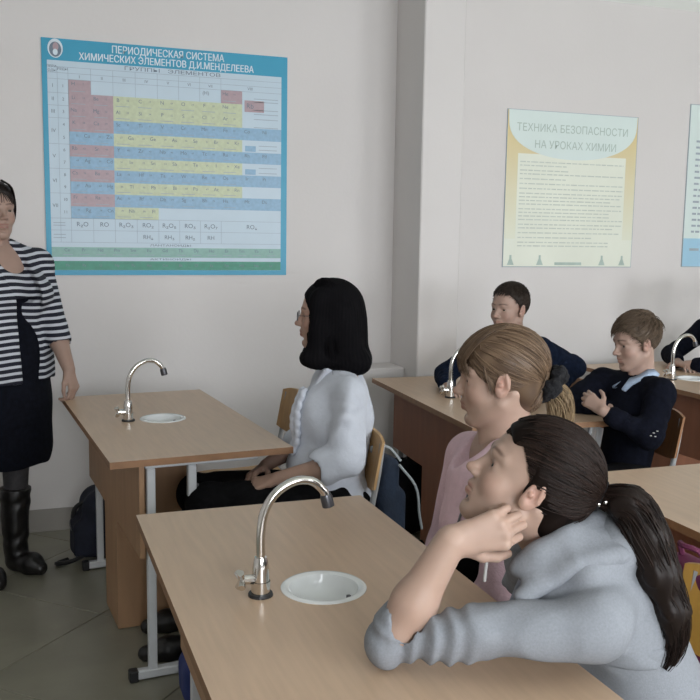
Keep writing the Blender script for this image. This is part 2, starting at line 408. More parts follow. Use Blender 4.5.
# ------------------------------------------------------------------ anatomy
def headM(org, fwd, up=(0, 0, 1), s=1., roll=0):
    f = A3(fwd); f /= np.linalg.norm(f); u = A3(up); r = np.cross(f, u); r /= np.linalg.norm(r); u = np.cross(r, f)
    if roll:
        c, q = math.cos(roll), math.sin(roll); r, u = r * c + u * q, u * c - r * q
    M = np.eye(4); M[:3, 0] = r * s; M[:3, 1] = f * s; M[:3, 2] = u * s; M[:3, 3] = A3(org); return M
def toL(M, p): return np.linalg.solve(M[:3, :3], A3(p) - M[:3, 3])
def toW(M, p): return M[:3, :3] @ A3(p) + M[:3, 3]
def bez(*p): return [A3(x) for x in p]
def head_mesh(M, neckbase, female=True, h=.0022, slit=.0042, nr=.048, smile=0.):
    F = Field(h); nb = toL(M, neckbase)
    F.ell((0, -.015, .045), (.073, .094, .083), k=.02)
    F.ell((0, .030, .012), (.060, .056, .088), k=.02)
    F.ell((0, .030, -.058), (.047 if female else .050, .047, .038), k=.025)
    F.cap((-.052, .0, -.045), (-.018, .060, -.088), .016, .014, k=.025).cap((.052, .0, -.045), (.018, .060, -.088), .016, .014, k=.025)
    F.ell((0, .069, -.088), (.019, .016, .015), k=.02)
    F.ell((0, .058, -.043), (.031, .033, .034), k=.018)
    for s_ in (-1, 1):
        F.ell((s_ * .036, .052, -.022), (.024, .026, .024), k=.02)
        F.ell((s_ * .0310, .097, .009), (.016, .019, .011), k=.014, op='-')
    F.cap((-.024, .0765, .033), (.024, .0765, .033), .008, k=.014)
    for s_ in (-1, 1): F.cap((s_ * .024, .0765, .033), (s_ * .046, .062, .029), .008, .007, k=.014)
    F.cap((0, .079, .022), (0, .1005, -.016), .0062, .0085, k=.014)
    F.ell((0, .1035, -.019), (.0095, .010, .0085), k=.007)
    for s_ in (-1, 1): F.ell((s_ * .0120, .0935, -.0225), (.0065, .010, .0062), k=.007)
    for s_ in (-1, 1): F.ell((s_ * .006, .100, -.0290), (.0030, .0045, .0024), k=.003, op='-')
    for s_ in (-1, 1):
        F.cap((s_ * .002, .0890, -.0450), (s_ * .020, .0785, -.0500 + smile), .0050, .0028, k=.007)
        F.cap((0, .0860, -.0565), (s_ * .018, .0775, -.0540 + smile), .0060, .003, k=.008)
        F.cap((0, .0945, -.0505), (s_ * .022, .0825, -.0512 + smile), .0018, .001, k=.003, op='-')
    F.ell((0, .082, -.072), (.016, .006, .004), k=.008, op='-')
    for s_ in (-1, 1):          # eyelids with a slit
        F.ell((s_ * .0310, .0650, .0095), (.0150, .0142, .0132), k=.006)
        F.ell((s_ * .0310, .0830, .0090), (.0130, .011, slit), k=.0012, op='-')
    for s_ in (-1, 1):          # ears
        F.ell((s_ * .0765, -.006, .004), (.0055, .017, .031), k=.005, R=((1, 0, 0), (0, .97, .2), (0, -.2, .97)))
        F.ell((s_ * .0740, .002, -.012), (.009, .011, .014), k=.006)
        F.ell((s_ * .0835, -.004, .008), (.0055, .0105, .020), k=.003, op='-')
        F.ell((s_ * .0815, .000, .004), (.004, .006, .006), k=.003)
        F.cap((s_ * .0795, -.018, -.004), (s_ * .0795, -.014, .026), .0035, k=.004)
    F.cap((0, -.028, -.04), nb, nr, nr * 1.15, k=.03)
    for s_ in (-1, 1): F.cap((s_ * .05, -.03, -.02), (nb[0] + s_ * .018, nb[1] + .04, nb[2]), .012, .012, k=.02)
    F.ell((0, .035, -.125), (.014, .014, .02), k=.02)
    V, Q = F.mesh(1)
    T = np.ones((len(V), 3))
    def blob(c, r, col, a, pw=2):
        nonlocal T
        d = np.sqrt((((V - A3(c)) / A3(r)) ** 2).sum(1)); w = np.clip(1.25 - d, 0, 1)[:, None] * a; T = T * (1 - w) + T * A3(col) * w
    lip = (.80, .50, .50) if female else (.86, .60, .58)
    for x in (-.012, 0, .012): blob((x, .088, -.0465), (.010, .012, .005), lip, .8); blob((x, .086, -.0575), (.010, .012, .006), lip, .8)
    for s_ in (-1, 1):
        blob((s_ * .042, .062, -.02), (.024, .03, .022), (.98, .80, .78), .6)
        blob((s_ * .078, -.004, .004), (.02, .025, .035), (.97, .76, .74), .7)
        for t in np.linspace(0, 1, 6):
            blob((s_ * (.014 + .032 * t), .088 - .010 * t, .034 + .004 * math.sin(t * 3)), (.007, .014, .0038), (.30, .24, .22), .75)
        blob((s_ * .0310, .0785, .0138), (.014, .010, .0020), (.25, .2, .2), .7)
    blob((0, .104, -.02), (.014, .012, .012), (.98, .80, .78), .7)
    return V, Q, T
def eyes(M, parent, gaze=(0, 1, 0)):
    for s_ in (-1, 1):
        n, k = 14, 16; V = []; Fm = []; Fc = []
        g = A3(gaze); g = g / np.linalg.norm(g); a = np.cross(g, (0, 0, 1)); a /= np.linalg.norm(a); b = np.cross(a, g)
        for i in range(n + 1):
            th = math.pi * i / n
            for j in range(k):
                ph = 2 * math.pi * j / k; V.append(A3((s_ * .0310, .0650, .0092)) + .0130 * (g * math.cos(th) + (a * math.cos(ph) + b * math.sin(ph)) * math.sin(th)))
        for i in range(n):
            for j in range(k): Fc.append((i * k + j, i * k + (j + 1) % k, (i + 1) * k + (j + 1) % k, (i + 1) * k + j)); Fm.append(1 if i < 3 else 0)
        V = np.array(V) @ M[:3, :3].T + M[:3, 3]
        mk('eye', V, Fc, ['eye_white', 'eye_iris'], parent, smooth=True, fmat=Fm)
FING = [((.027, .088, .002), (.043, .026, .021), .0086), ((.009, .093, .004), (.047, .030, .022), .0088), ((-.009, .089, .003), (.043, .028, .021), .0083), ((-.025, .080, 0), (.034, .021, .018), .0073)]
def hand(F, wrist, d, n, side, curl=(20, 25, 15), thumb=(30, 20), s=1., splay=3, curls=None):
    """side +1 left hand, -1 right hand; d points to the knuckles, n is the back of the hand"""
    w = A3(wrist); d = A3(d); d = d / np.linalg.norm(d); n = A3(n); n = n - d * (n @ d); n /= np.linalg.norm(n); x = np.cross(d, n) * side
    def P(q): return w + (x * q[0] + d * q[1] + n * q[2]) * s
    def D(q): return x * q[0] + d * q[1] + n * q[2]
    for i, (kn, L, r) in enumerate(FING):
        F.cap(P((kn[0] * .45, .008, 0)), P(kn), .0125 * s, .0105 * s, k=.012 * s)
    F.cap(P((.012, .03, -.006)), P((-.012, .03, -.006)), .013 * s, k=.012)
    for i, (kn, L, r) in enumerate(FING):
        c = curls[i] if curls else curl
        p = A3(kn); ang = 0; sp = math.radians((1.5 - i) * splay)
        for j in range(3):
            ang += math.radians(c[j] + (i * 2 if j == 0 else 0)); dr = A3((math.sin(sp) * math.cos(ang), math.cos(ang) * math.cos(sp), -math.sin(ang)))
            q = p + dr * L[j]; F.cap(P(p), P(q), r * s * (1 - .07 * j), r * s * (.93 - .08 * j), k=(.007 if j == 0 else .0012) * s); p = q
    t0 = A3((.018, .022, -.006)); a = math.radians(thumb[0]); b = math.radians(thumb[1])
    d1 = A3((math.sin(a + .35), math.cos(a + .35), -math.sin(b) * .9)); d1 /= np.linalg.norm(d1)
    t1 = t0 + d1 * .042; d2 = A3((math.sin(a), math.cos(a), -math.sin(b))); d2 /= np.linalg.norm(d2); t2 = t1 + d2 * .032
    d3 = A3((math.sin(a - .35), math.cos(a - .35), -math.sin(b))); d3 /= np.linalg.norm(d3); t3 = t2 + d3 * .024
    F.cap(P(t0), P(t1), .0135 * s, .0105 * s, k=.014 * s); F.cap(P(t1), P(t2), .0102 * s, .0092 * s, k=.004); F.cap(P(t2), P(t3), .0092 * s, .0075 * s, k=.002)
def arm_skin(F, el, wr, hd=None, re=.040, rw=.024):
    el, wr = A3(el), A3(wr); md = el * .7 + wr * .3
    F.cap(el, md, re * .95, re, k=.02).cap(md, wr, re, rw, k=.02)
class Person:
    def __init__(s, loc, **k):
        s.root = empty('person', loc, **k); s.loc = A3(loc); s.V = []; s.Q = []; s.T = []; s.n = 0
    def skin(s, V, Q, T=None):
        s.V.append(V); s.Q.append(Q + s.n); s.T.append(np.ones((len(V), 3)) if T is None else T); s.n += len(V)
    def finish(s, m_):
        mk('body', np.vstack(s.V) - s.loc, np.vstack(s.Q), m_, s.root, smooth=True, cattrs={'tint': np.vstack(s.T)})
    def part(s, name, F, m_, sm=1, attrs=None, M=None, label=None):
        V, Q = F.mesh(sm)
        at = {('stripe' if 'stripe' in m_ else 'shade'): attrs(V)} if attrs else None
        if M is not None: V = V @ M[:3, :3].T + M[:3, 3]
        o = mk(name, V, Q, m_, s.root, smooth=True, attrs=at)
        if label: o['label'] = label
        return o
def unit(v): v = A3(v); return v / np.linalg.norm(v)
def torso(F, pel, neck, sL, sR, fwd, w=1., d=.68, k=.04):
    pel, neck, sL, sR = map(A3, (pel, neck, sL, sR)); f = (fwd, d)
    wst = pel * .62 + neck * .38; ch = pel * .32 + neck * .68; up = pel * .14 + neck * .86
    F.cap(pel, wst, .155 * w, .130 * w, k=k, flat=f).cap(wst, ch, .130 * w, .150 * w, k=k, flat=f).cap(ch, up, .150 * w, .115 * w, k=k, flat=f)
    F.cap(sL, up, .055 * w, .075 * w, k=k).cap(sR, up, .055 * w, .075 * w, k=k)
    F.cap(sL, neck, .045 * w, .045, k=k).cap(sR, neck, .045 * w, .045, k=k)
def legs(F, hipL, hipR, kL, kR, aL, aR, w=1., k=.02):
    for h_, q, a in ((hipL, kL, aL), (hipR, kR, aR)): F.cap(h_, q, .085 * w, .060 * w, k=k).cap(q, a, .058 * w, .040 * w, k=k)
def shoe(F, heel, toe, r=.038):
    heel, toe = A3(heel), A3(toe); d = unit(toe - heel); md = heel * .45 + toe * .55
    F.cap(heel + (0, 0, r), md + (0, 0, r), r, r * 1.1, k=.02).cap(md + (0, 0, r * .9), toe + (0, 0, r * .7) - d * r * .7, r * 1.1, r * .72, k=.02)
    F.cap(heel + (0, 0, r), heel + (0, 0, r * 2.2), r * .95, r * .9, k=.02)
    F.half((0, 0, -1), -(min(heel[2], toe[2]) + .002), .002)
def shoes(p, m_, *prs, r=.038, h=.005, name='shoe'):
    for a, b in prs:
        F = Field(h); shoe(F, a, b, r); p.part(name, F, m_)
# hair on the scalp ellipsoid (head-local)
SC, SR_ = A3((0, -.016, .046)), A3((.0785, .0995, .0885))
def scalp(dirs, k=1.): return SC + dirs / np.linalg.norm(dirs, axis=-1, keepdims=True) * SR_ * k
def slerp(a, b, t):
    a = a / np.linalg.norm(a, axis=-1, keepdims=True); b = b / np.linalg.norm(b, axis=-1, keepdims=True)
    w = np.arccos(np.clip((a * b).sum(-1, keepdims=True), -.9999, .9999)); s_ = np.sin(w)
    return np.sin((1 - t) * w) / s_ * a + np.sin(t * w) / s_ * b
def hairline_dirs(n, c=.006, front=.0, jitter=.006, nape=-.062):
    """points on the scalp along the border where hair begins, all round"""
    out = []
    for i in range(n):
        a = RNG.uniform(0, 2 * math.pi)
        best = None
        for el in np.linspace(1.4, -1.0, 90):
            p = SC + A3((math.sin(a) * math.cos(el), math.cos(a) * math.cos(el), math.sin(el))) * SR_
            lim = .78 * p[1] - .625 * p[2] > c + front * (math.exp(-(p[0] / .035) ** 2) - .6 * (abs(p[0]) > .05)) or p[2] < nape or (p[2] < -.02 and p[1] > -.035)
            if lim: break
            best = p
        out.append((best - SC) / SR_ + RNG.normal(size=3) * jitter)
    return np.array(out)
def tufts(n, L, comb, M, parent, mname, r=.0011, c=.006, lift=.25, name='hair_strands', nape=-.05, m_=6, front=0., k0=1.0):
    P = []
    while len(P) < n:
        v = RNG.normal(size=3); v /= np.linalg.norm(v); p = SC + v * SR_ * k0
        if .78 * p[1] - .625 * p[2] > c + (front if abs(p[0]) < .05 else 0) or p[2] < nape or (p[2] < -.012 and p[1] > -.03): continue
        nrm = v / SR_; nrm /= np.linalg.norm(nrm); cb = comb(p) + RNG.normal(size=3) * .25; t = cb - nrm * (cb @ nrm); t /= np.linalg.norm(t) + 1e-6
        ln = L(p) * RNG.uniform(.7, 1.2); q = p.copy(); path = [q.copy()]
        for j in range(m_ - 1):
            lf = lift * (1 - j / (m_ - 1) * 1.1)
            q = q + (t + nrm * lf) * ln / (m_ - 1)
            vv = (q - SC) / SR_; nn = vv / SR_; nn /= np.linalg.norm(nn); l_ = np.linalg.norm(vv)
            if l_ < k0 * 1.01: q = SC + vv / l_ * SR_ * k0 * 1.01
            t = t - nn * (t @ nn) * .8 + A3((0, 0, -.06)); t /= np.linalg.norm(t)
            path.append(q.copy())
        P.append(path)
    return strands(name, np.array(P), mname, parent, r, M)
def capfield(h=.003, grow=1.0, c=.006, low=False):
    F = Field(h); F.ell(SC, SR_ * grow, k=.01)
    if low: F.ell((0, -.060, -.030), (.054, .038, .044), k=.03)
    F.half((0, .78, -.625), c + .002, .006)
    F.ell((0, .10, -.10), (.2, .135, .09), k=.01, op='-')
    return F

# ------------------------------------------------------------------ the room
def structure(o): return tag(o, kind='structure')
R_ = ROOM
fl = empty('floor', (0, 0, 0), kind='structure')
MB().box(R_['x0'] - .2, R_['y0'] - .2, -.06, R_['x1'] + .2, R_['y1'] + .2, -.006).build('screed', 'grout', fl)
# porcelain tiles laid on the diagonal
ts = .60; g_ = .004; ox, oy = -.166, 3.03; tile_me = None; cnt = 0
c45, s45 = math.cos(math.radians(46)), math.sin(math.radians(46))
for i in range(-22, 23):
    for j in range(-22, 23):
        cx = ox + (i + .5) * ts * c45 - (j + .5) * ts * s45; cy = oy + (i + .5) * ts * s45 + (j + .5) * ts * c45
        if not (R_['x0'] - .4 < cx < R_['x1'] + .3 and R_['y0'] - .3 < cy < R_['y1'] + .42): continue
        if tile_me is None:
            o = MB().box(-ts / 2 + g_ / 2, -ts / 2 + g_ / 2, -.008, ts / 2 - g_ / 2, ts / 2 - g_ / 2, 0, b=.0015).build('floor_tile', 'tile', fl); tile_me = o.data
        else: o = link(bpy.data.objects.new('floor_tile', tile_me), fl)
        o.location = (cx, cy, 0); o.rotation_euler = (0, 0, math.radians(46) + math.pi / 2 * random.randint(0, 3)); cnt += 1
structure(MB().box(R_['x0'] - .5, R_['y1'], -.06, R_['x1'] + .5, R_['y1'] + .25, R_['z1'] + .1).build('wall_back', 'wall_paint'))
structure(MB().box(R_['x0'] - .25, R_['y0'] - .2, -.06, R_['x0'], R_['y1'] + .2, R_['z1'] + .1).build('wall_left', 'wall_paint'))
structure(MB().box(R_['x1'], R_['y0'] - .2, -.06, R_['x1'] + .25, R_['y1'] + .2, R_['z1'] + .1).build('wall_right', 'wall_paint'))
structure(MB().box(R_['x0'] - .2, R_['y0'] - .2, R_['z1'], R_['x1'] + .2, R_['y1'] + .2, R_['z1'] + .2).build('ceiling', 'ceiling_paint'))
wf = MB(); xs = [R_['x0'] - .2] + [v for w in WINS for v in w] + [R_['x1'] + .2]; y0 = R_['y0']
for i in range(0, len(xs), 2): wf.box(xs[i], y0 - .3, 0, xs[i + 1], y0, R_['z1'] + .1)
for a, b in WINS: wf.box(a, y0 - .3, 0, b, y0, WZ[0]).box(a, y0 - .3, WZ[1], b, y0, R_['z1'] + .1)
structure(wf.build('wall_front', 'wall_paint'))
for i, (a, b) in enumerate(WINS):
    w = empty('window_%d' % (i + 1), ((a + b) / 2, y0 - .1, WZ[0]), kind='structure'); hw = (b - a) / 2; hh = WZ[1] - WZ[0]; f = MB()
    for x in (-hw, 0, hw): f.box(x - .04, -.03, 0, x + .04, .03, hh)
    for z in (0, hh - .07): f.box(-hw, -.03, z, hw, .03, z + .07)
    f.build('window_frame', 'window_white', w); MB().box(-hw - .03, -.02, -.035, hw + .03, .22, 0).build('window_sill', 'window_white', w)
    for x in (-hw + .04, .04): MB().box(x, -.006, .07, x + hw - .08, .006, hh - .07).build('pane', 'pane_glass', w)
# pilaster on the back wall, and the low boxed ledge beside it
pil = MB().box(1.89, R_['y1'] - .353, 0, 2.115, R_['y1'] + .01, R_['z1'], b=.006).build('trim_1', 'wall_paint'); structure(pil)
led = MB().box(1.62, R_['y1'] - .20, 0, 1.89, R_['y1'] + .01, .775, b=.006).build('trim_2', 'wall_paint'); structure(led)
cor = MB(); y1 = R_['y1']
cor.add([(R_['x0'], y1, R_['z1'] - .055), (R_['x0'], y1 - .05, R_['z1'] - .012), (R_['x0'], y1 - .05, R_['z1']), (R_['x0'], y1, R_['z1']), (R_['x1'], y1, R_['z1'] - .055), (R_['x1'], y1 - .05, R_['z1'] - .012), (R_['x1'], y1 - .05, R_['z1']), (R_['x1'], y1, R_['z1'])], [(0, 1, 5, 4), (1, 2, 6, 5), (0, 3, 2, 1), (4, 5, 6, 7)])
structure(cor.build('trim_3', 'ceiling_paint'))
# tiled baseboard along the back wall
bb = empty('baseboard_back', (0, y1, 0), kind='structure'); tm = None
MB().box(R_['x0'], -.006, 0, 1.89, 0, .094).build('backing', 'grout', bb)
x = R_['x0']; tl = .30
while x < R_['x1'] - .01:
    if not 1.6 < x < 2.1:
        if tm is None: o = MB().box(.0015, -.011, 0, tl - .0015, -.003, .112, b=.0015).build('skirting_tile', 'base_tile', bb); tm = o.data
        else: o = link(bpy.data.objects.new('skirting_tile', tm), bb)
        o.location = (x, 0, 0)
    x += tl

# ------------------------------------------------------------------ posters
def text_geo(txt, size, bold=0.):
    cu_ = bpy.data.curves.new('t', 'FONT'); cu_.body = txt; cu_.size = size; cu_.align_x = 'CENTER'; cu_.align_y = 'CENTER'; cu_.resolution_u = 5; cu_.offset = bold
    ob = bpy.data.objects.new('t', cu_); COL.objects.link(ob); bpy.context.view_layer.update()
    me = ob.evaluated_get(bpy.context.evaluated_depsgraph_get()).to_mesh()
    V = [tuple(v.co) for v in me.vertices]; Fc = [tuple(p.vertices) for p in me.polygons]
    ob.evaluated_get(bpy.context.evaluated_depsgraph_get()).to_mesh_clear(); bpy.data.objects.remove(ob); bpy.data.curves.remove(cu_)
    return V, Fc
def text_fix(txt, bold=0.):
    # the built-in font fills one Cyrillic letter badly; draw it as the mirrored form of its twin
    if 'Э' not in txt: return text_geo(txt, 1., bold)
    t = txt.replace('Э', 'Є'); V, Fc = text_geo(t, 1., bold); g = text_geo('Є', 1., bold)[0]; w = max(v[0] for v in g) - min(v[0] for v in g)
    pre = t[:t.index('Є') + 1]; p = text_geo(pre, 1., bold)[0]; wp = max(v[0] for v in p) - min(v[0] for v in p)
    b = min(v[0] for v in V) + wp; c = b - w / 2
    return [((2 * c - x) if b - w - 1e-4 <= x <= b + 1e-4 else x, y, z) for x, y, z in V], Fc
TCACHE = {}
def put_text(mb, txt, x, z, size, y, mi=0, sx=1., width=None, bold=0.):
    key = (txt, bold)
    if key not in TCACHE: TCACHE[key] = text_fix(txt, bold)
    V, Fc = TCACHE[key]
    if not V: return
    w = max(v[0] for v in V) - min(v[0] for v in V)
    if width: sx = width / (w * size)
    mb.add([(x + v[0] * size * sx, y, z + v[1] * size) for v in V], Fc, mi)
yw = R_['y1']
# --- periodic table
PT = empty('wall_poster', (.705, yw, 1.8), label='large blue bordered periodic table poster on the wall behind the teacher', cat='poster')
def L(o): o.location = (-.705, -yw, -1.8); return o
L(MB().box(.1164, yw - .006, 1.2535, 1.2929, yw - .001, 2.3459).build('board', 'poster_blue', PT))
yb = yw - .0068
sh = MB(); sh.box(.140, yb, 1.2775, 1.262, yb + .002, 2.247); L(sh.build('printed_sheet', 'poster_white', PT))
Xc = [.140, .184, .232, .334, .435, .539, .643, .745, .848, .953, 1.060, 1.262]
Zr = [2.247, 2.219, 2.192, 2.164, 2.101, 2.044, 1.987, 1.927, 1.868, 1.812, 1.754, 1.696, 1.640, 1.580, 1.523, 1.467, 1.410]
cells = MB(); yc = yb - .0006; CE = []
red, yel, blu = 0, 1, 2
def cell(c0, r, colr, c1=None):
    cells.box(Xc[c0], yc, Zr[r + 1], Xc[(c1 or c0) + 1], yc + .001, Zr[r], colr)
EL = {1: 'H,,,,,,,He', 2: 'Li,Be,B,C,N,O,F,Ne', 3: 'Na,Mg,Al,Si,P,S,Cl,Ar', 4: 'K,Ca,Sc,Ti,V,Cr,Mn,Fe', 5: 'Cu,Zn,Ga,Ge,As,Se,Br,Kr', 6: 'Rb,Sr,Y,Zr,Nb,Mo,Tc,Ru',
      7: 'Ag,Cd,In,Sn,Sb,Te,I,Xe', 8: 'Cs,Ba,La,Hf,Ta,W,Re,Os', 9: 'Au,Hg,Tl,Pb,Bi,Po,At,Rn', 10: 'Fr,Ra,Ac,Rf,Db,Sg,Bh,Hs', 11: 'Rg,Cn,Nh,Fl,Mc,Lv,Ts,Og'}
lt = MB(); ln = MB()
for r in range(1, 12):
    for c in range(8):
        cc = c + 2; R = r + 2; sym = EL[r].split(',')[c]
        if r == 1: k = red if c in (0, 7) else None
        elif c < 2: k = red if r in (2, 3, 4, 6, 8, 10) else blu
        elif r in (4, 6, 8, 10): k = blu
        elif r == 11: k = yel if c < 4 - 0 and c < 4 else None
        else: k = yel
        if r == 11 and c >= 4: k = None
        if k is not None: cell(cc, R, k)
        if sym and k is not None or r == 1 and sym:
            left = (r not in (5, 7, 9, 11)); x = Xc[cc] + (.022 if left else .080); z = Zr[R] - .018
            put_text(lt, sym, x, z, .024, yc - .0003)
            put_text(lt, str(r * 7 + c), x + (.045 if left else -.045), z, .012, yc - .0003)
            ln.box(Xc[cc] + .012, yc - .0003, Zr[R + 1] + .010, Xc[cc] + .075, yc, Zr[R + 1] + .0125)
    if r in (4, 6, 8, 10):
        cell(10, r + 2, blu)
        for q, e in enumerate({4: 'Co,Ni', 6: 'Rh,Pd', 8: 'Ir,Pt', 10: 'Mt,Ds'}[r].split(',')):
            put_text(lt, e, 1.085 + q * .09, Zr[r + 2] - .018, .024, yc - .0003)
put_text(lt, '(H)', Xc[8] + .03, Zr[3] - .02, .024, yc - .0003)
cells.box(1.072, yc, 2.066, 1.172, yc + .001, 2.122, red)
cells.box(1.075, yc, 1.872, 1.130, yc + .001, 1.900, blu); cells.box(1.075, yc, 1.758, 1.130, yc + .001, 1.785, blu)
put_text(lt, 'Rb', 1.100, 2.094, .035, yc - .0004)
for z in (2.13, 2.115, 2.075, 2.055, 2.03, 1.99): ln.box(1.12, yc, z, 1.245, yc + .001, z + .003)
for z in (1.90, 1.88, 1.79, 1.765): ln.box(1.145, yc, z, 1.24, yc + .001, z + .003)
ROM = 'I,II,III,IV,V,VI,VII'.split(',')
for c, t_ in enumerate(ROM): put_text(lt, t_, (Xc[c + 2] + Xc[c + 3]) / 2, 2.178, .02, yc - .0003)
put_text(lt, 'VIII', 1.10, 2.178, .02, yc - .0003); put_text(lt, 'ГРУППЫ   ЭЛЕМЕНТОВ', .72, 2.2325, .024, yc - .0003, width=.46)
put_text(lt, 'ПЕРИ-', .162, 2.219, .016, yc - .0003); put_text(lt, 'ОДЫ', .162, 2.201, .016, yc - .0003); put_text(lt, 'РЯДЫ', .208, 2.209, .016, yc - .0003)
for r in range(1, 12): put_text(lt, str(r), .208, (Zr[r + 2] + Zr[r + 3]) / 2, .02, yc - .0003)
for t_, a, b in (('I', 3, 4), ('II', 4, 5), ('III', 5, 6), ('IV', 6, 8), ('V', 8, 10), ('VI', 10, 12), ('VII', 12, 14)):
    put_text(lt, t_, .162, (Zr[a] + Zr[b]) / 2, .024, yc - .0003); ln.box(.140, yc, Zr[b] - .0008, .232, yc + .001, Zr[b] + .0008)
OX = ['R₂O', 'RO', 'R₂O₃', 'RO₂', 'R₂O₅', 'RO₃', 'R₂O₇']; HY = [None, None, None, 'RH₄', 'RH₃', 'RH₂', 'RH']
for c in range(7):
    put_text(lt, OX[c], (Xc[c + 2] + Xc[c + 3]) / 2, 1.495, .030, yc - .0003)
    if HY[c]: put_text(lt, HY[c], (Xc[c + 2] + Xc[c + 3]) / 2, 1.438, .028, yc - .0003)
put_text(lt, 'RO₄', 1.11, 1.495, .030, yc - .0003)
for z in (2.219, 2.192, 2.164, 1.523, 1.467, 1.410): ln.box(.140, yc, z - .0008, 1.262, yc + .001, z + .0008)
for x in Xc[1:10]: ln.box(x - .0008, yc, 1.410, x + .0008, yc + .001, 1.523); ln.box(x - .0008, yc - .0001, 2.101, x + .0008, yc + .001, 2.219)
ln.box(.1835, yc, 1.523, .185, yc + .001, 2.164); ln.box(.2315, yc, 1.523, .233, yc + .001, 2.164)
for z in (1.50, 1.488, 1.445, 1.43): ln.box(.150, yc, z, .205, yc + .001, z + .003)
cells.box(.140, yc, 1.340, 1.262, yc + .001, 1.387, 3); cells.box(.140, yc, 1.278, 1.262, yc + .001, 1.321, 4)
sx0 = .21
for q, e in enumerate('Ce,Pr,Nd,Pm,Sm,Eu,Gd,Tb,Dy,Ho,Er,Tm,Yb,Lu'.split(',')):
    put_text(lt, e, sx0 + q * .077, 1.373, .022, yc - .0003); ln.box(sx0 + q * .077 - .02, yc - .0003, 1.350, sx0 + q * .077 + .025, yc, 1.353)
for q, e in enumerate('Th,Pa,U,Np,Pu,Am,Cm,Bk,Cf,Es,Fm,Md,No,Lr'.split(',')): put_text(lt, e, sx0 + q * .077, 1.300, .018, yc - .0003)
put_text(lt, 'ЛАНТАНОИДЫ', .70, 1.3985, .014, yc - .0003, width=.2); put_text(lt, 'АКТИНОИДЫ', .70, 1.3305, .012, yc - .0003, width=.2)
L(cells.build('printed_cells', ['cell_red', 'cell_yellow', 'cell_blue', 'cell_green', 'band_green'], PT))
tag(L(lt.build('print_letters', 'ink_dark', PT)), kind='stuff'); tag(L(ln.build('print_lines', 'rule_line', PT)), kind='stuff')
hd = MB(); put_text(hd, 'ПЕРИОДИЧЕСКАЯ СИСТЕМА', .700, 2.3135, .047, yb - .0002, width=.535); put_text(hd, 'ХИМИЧЕСКИХ ЭЛЕМЕНТОВ Д.И.МЕНДЕЛЕЕВА', .700, 2.271, .045, yb - .0002, width=.835)
_v = list(hd.V); _f = list(hd.F)
hd.add([(x + .0016, y + .00005, z + .0006) for x, y, z in _v], _f)
tag(L(hd.build('title_letters', 'ink_white', PT)), kind='stuff')
md = MB()
def disc(mb, cx, cz, rx, rz, y, mi, n=24): mb.add([(cx + rx * math.cos(6.2832 * k / n), y, cz + rz * math.sin(6.2832 * k / n)) for k in range(n)], [tuple(range(n))], mi)
disc(md, .178, 2.301, .034, .043, yb - .0002, 0); disc(md, .178, 2.296, .027, .034, yb - .0006, 1); disc(md, .180, 2.308, .013, .019, yb - .0010, 2); disc(md, .178, 2.284, .011, .014, yb - .0012, 0)
L(md.build('portrait_medallion', ['ink_white', 'ink_dark', 'cell_red'], PT))
# --- safety poster
x0_, x1_, z0_, z1_ = 2.5594, 3.4290, 1.2975, 2.173
SP = empty('wall_poster', (2.99, yw, 1.73), label='cream and yellow safety rules poster with arched pale heading', cat='poster')
def L2(o, c=(2.99, yw, 1.73)): o.location = tuple(-q for q in c); return o
L2(MB().box(x0_, yw - .005, z0_, x1_, yw - .001, z1_).build('board', 'ink_grey', SP))
b2 = MB(); b2.box(x0_ + .004, yw - .0058, z0_ + .004, x1_ - .004, yw - .004, z1_ - .003); L2(b2.build('printed_sheet', 'sheet_yellow', SP))
b3 = MB(); b3.box(x0_ + .075, yw - .0064, z0_ + .05, x1_ - .075, yw - .005, z1_ - .24, 0)
b3.add([(x0_ + .004 + t * .075 * 1.0 if False else x0_ + .004, yw - .0061, z0_ + .004), (x1_ - .004, yw - .0061, z0_ + .004), (x1_ - .004, yw - .0061, z0_ + .16), (x0_ + .004, yw - .0061, z0_ + .16)], [(0, 1, 2, 3)], 0)
L2(b3.build('text_field', 'sheet_cream', SP))
n = 28; arc = [(x0_ + .008, z1_ - .003)] + [((x0_ + x1_) / 2 - .425 * math.cos(math.pi * k / n), z1_ - .05 - .215 * math.sin(math.pi * k / n) ** .8) for k in range(n + 1)] + [(x1_ - .008, z1_ - .003)]
b4 = MB(); b4.add([(x, yw - .0070, z) for x, z in arc], [tuple(range(len(arc)))]); L2(b4.build('arched_heading', 'sheet_pale', SP))
h2 = MB(); put_text(h2, 'ТЕХНИКА БЕЗОПАСНОСТИ', 2.990, 2.075, .060, yw - .0075, width=.735); put_text(h2, 'НА УРОКАХ ХИМИИ', 3.01, 1.985, .060, yw - .0075, width=.54)
tag(L2(h2.build('title_letters', 'ink_green', SP)), kind='stuff')
tx = MB(); rr = random.Random(3); z = 1.885
while z > 1.40:
    xe = rr.choice([.70, .70, .68, .45, .6, .3]); x = x0_ + .09
    while x < x0_ + .09 + xe:
        wl = rr.uniform(.015, .05); tx.box(x, yw - .0070, z, min(x + wl, x1_ - .09), yw - .0062, z + .0065); x += wl + .007
    z -= rr.choice([.020, .020, .027])
tag(L2(tx.build('print_lines', 'ink_line', SP)), kind='stuff')
ic = MB()
for cx in (x0_ + .05, x0_ + .24, x0_ + .66, x0_ + .80):
    ic.add([(cx - .022, yw - .0072, z0_ + .012), (cx + .022, yw - .0072, z0_ + .012), (cx + .006, yw - .0072, z0_ + .05), (cx - .006, yw - .0072, z0_ + .05)], [(0, 1, 2, 3)], 0); ic.box(cx - .006, yw - .0074, z0_ + .05, cx + .006, yw - .006, z0_ + .068)
ic.box(x0_ + .34, yw - .0074, z0_ + .012, x0_ + .52, yw - .006, z0_ + .028)
tag(L2(ic.build('printed_flasks', 'ink_green', SP)), kind='stuff')
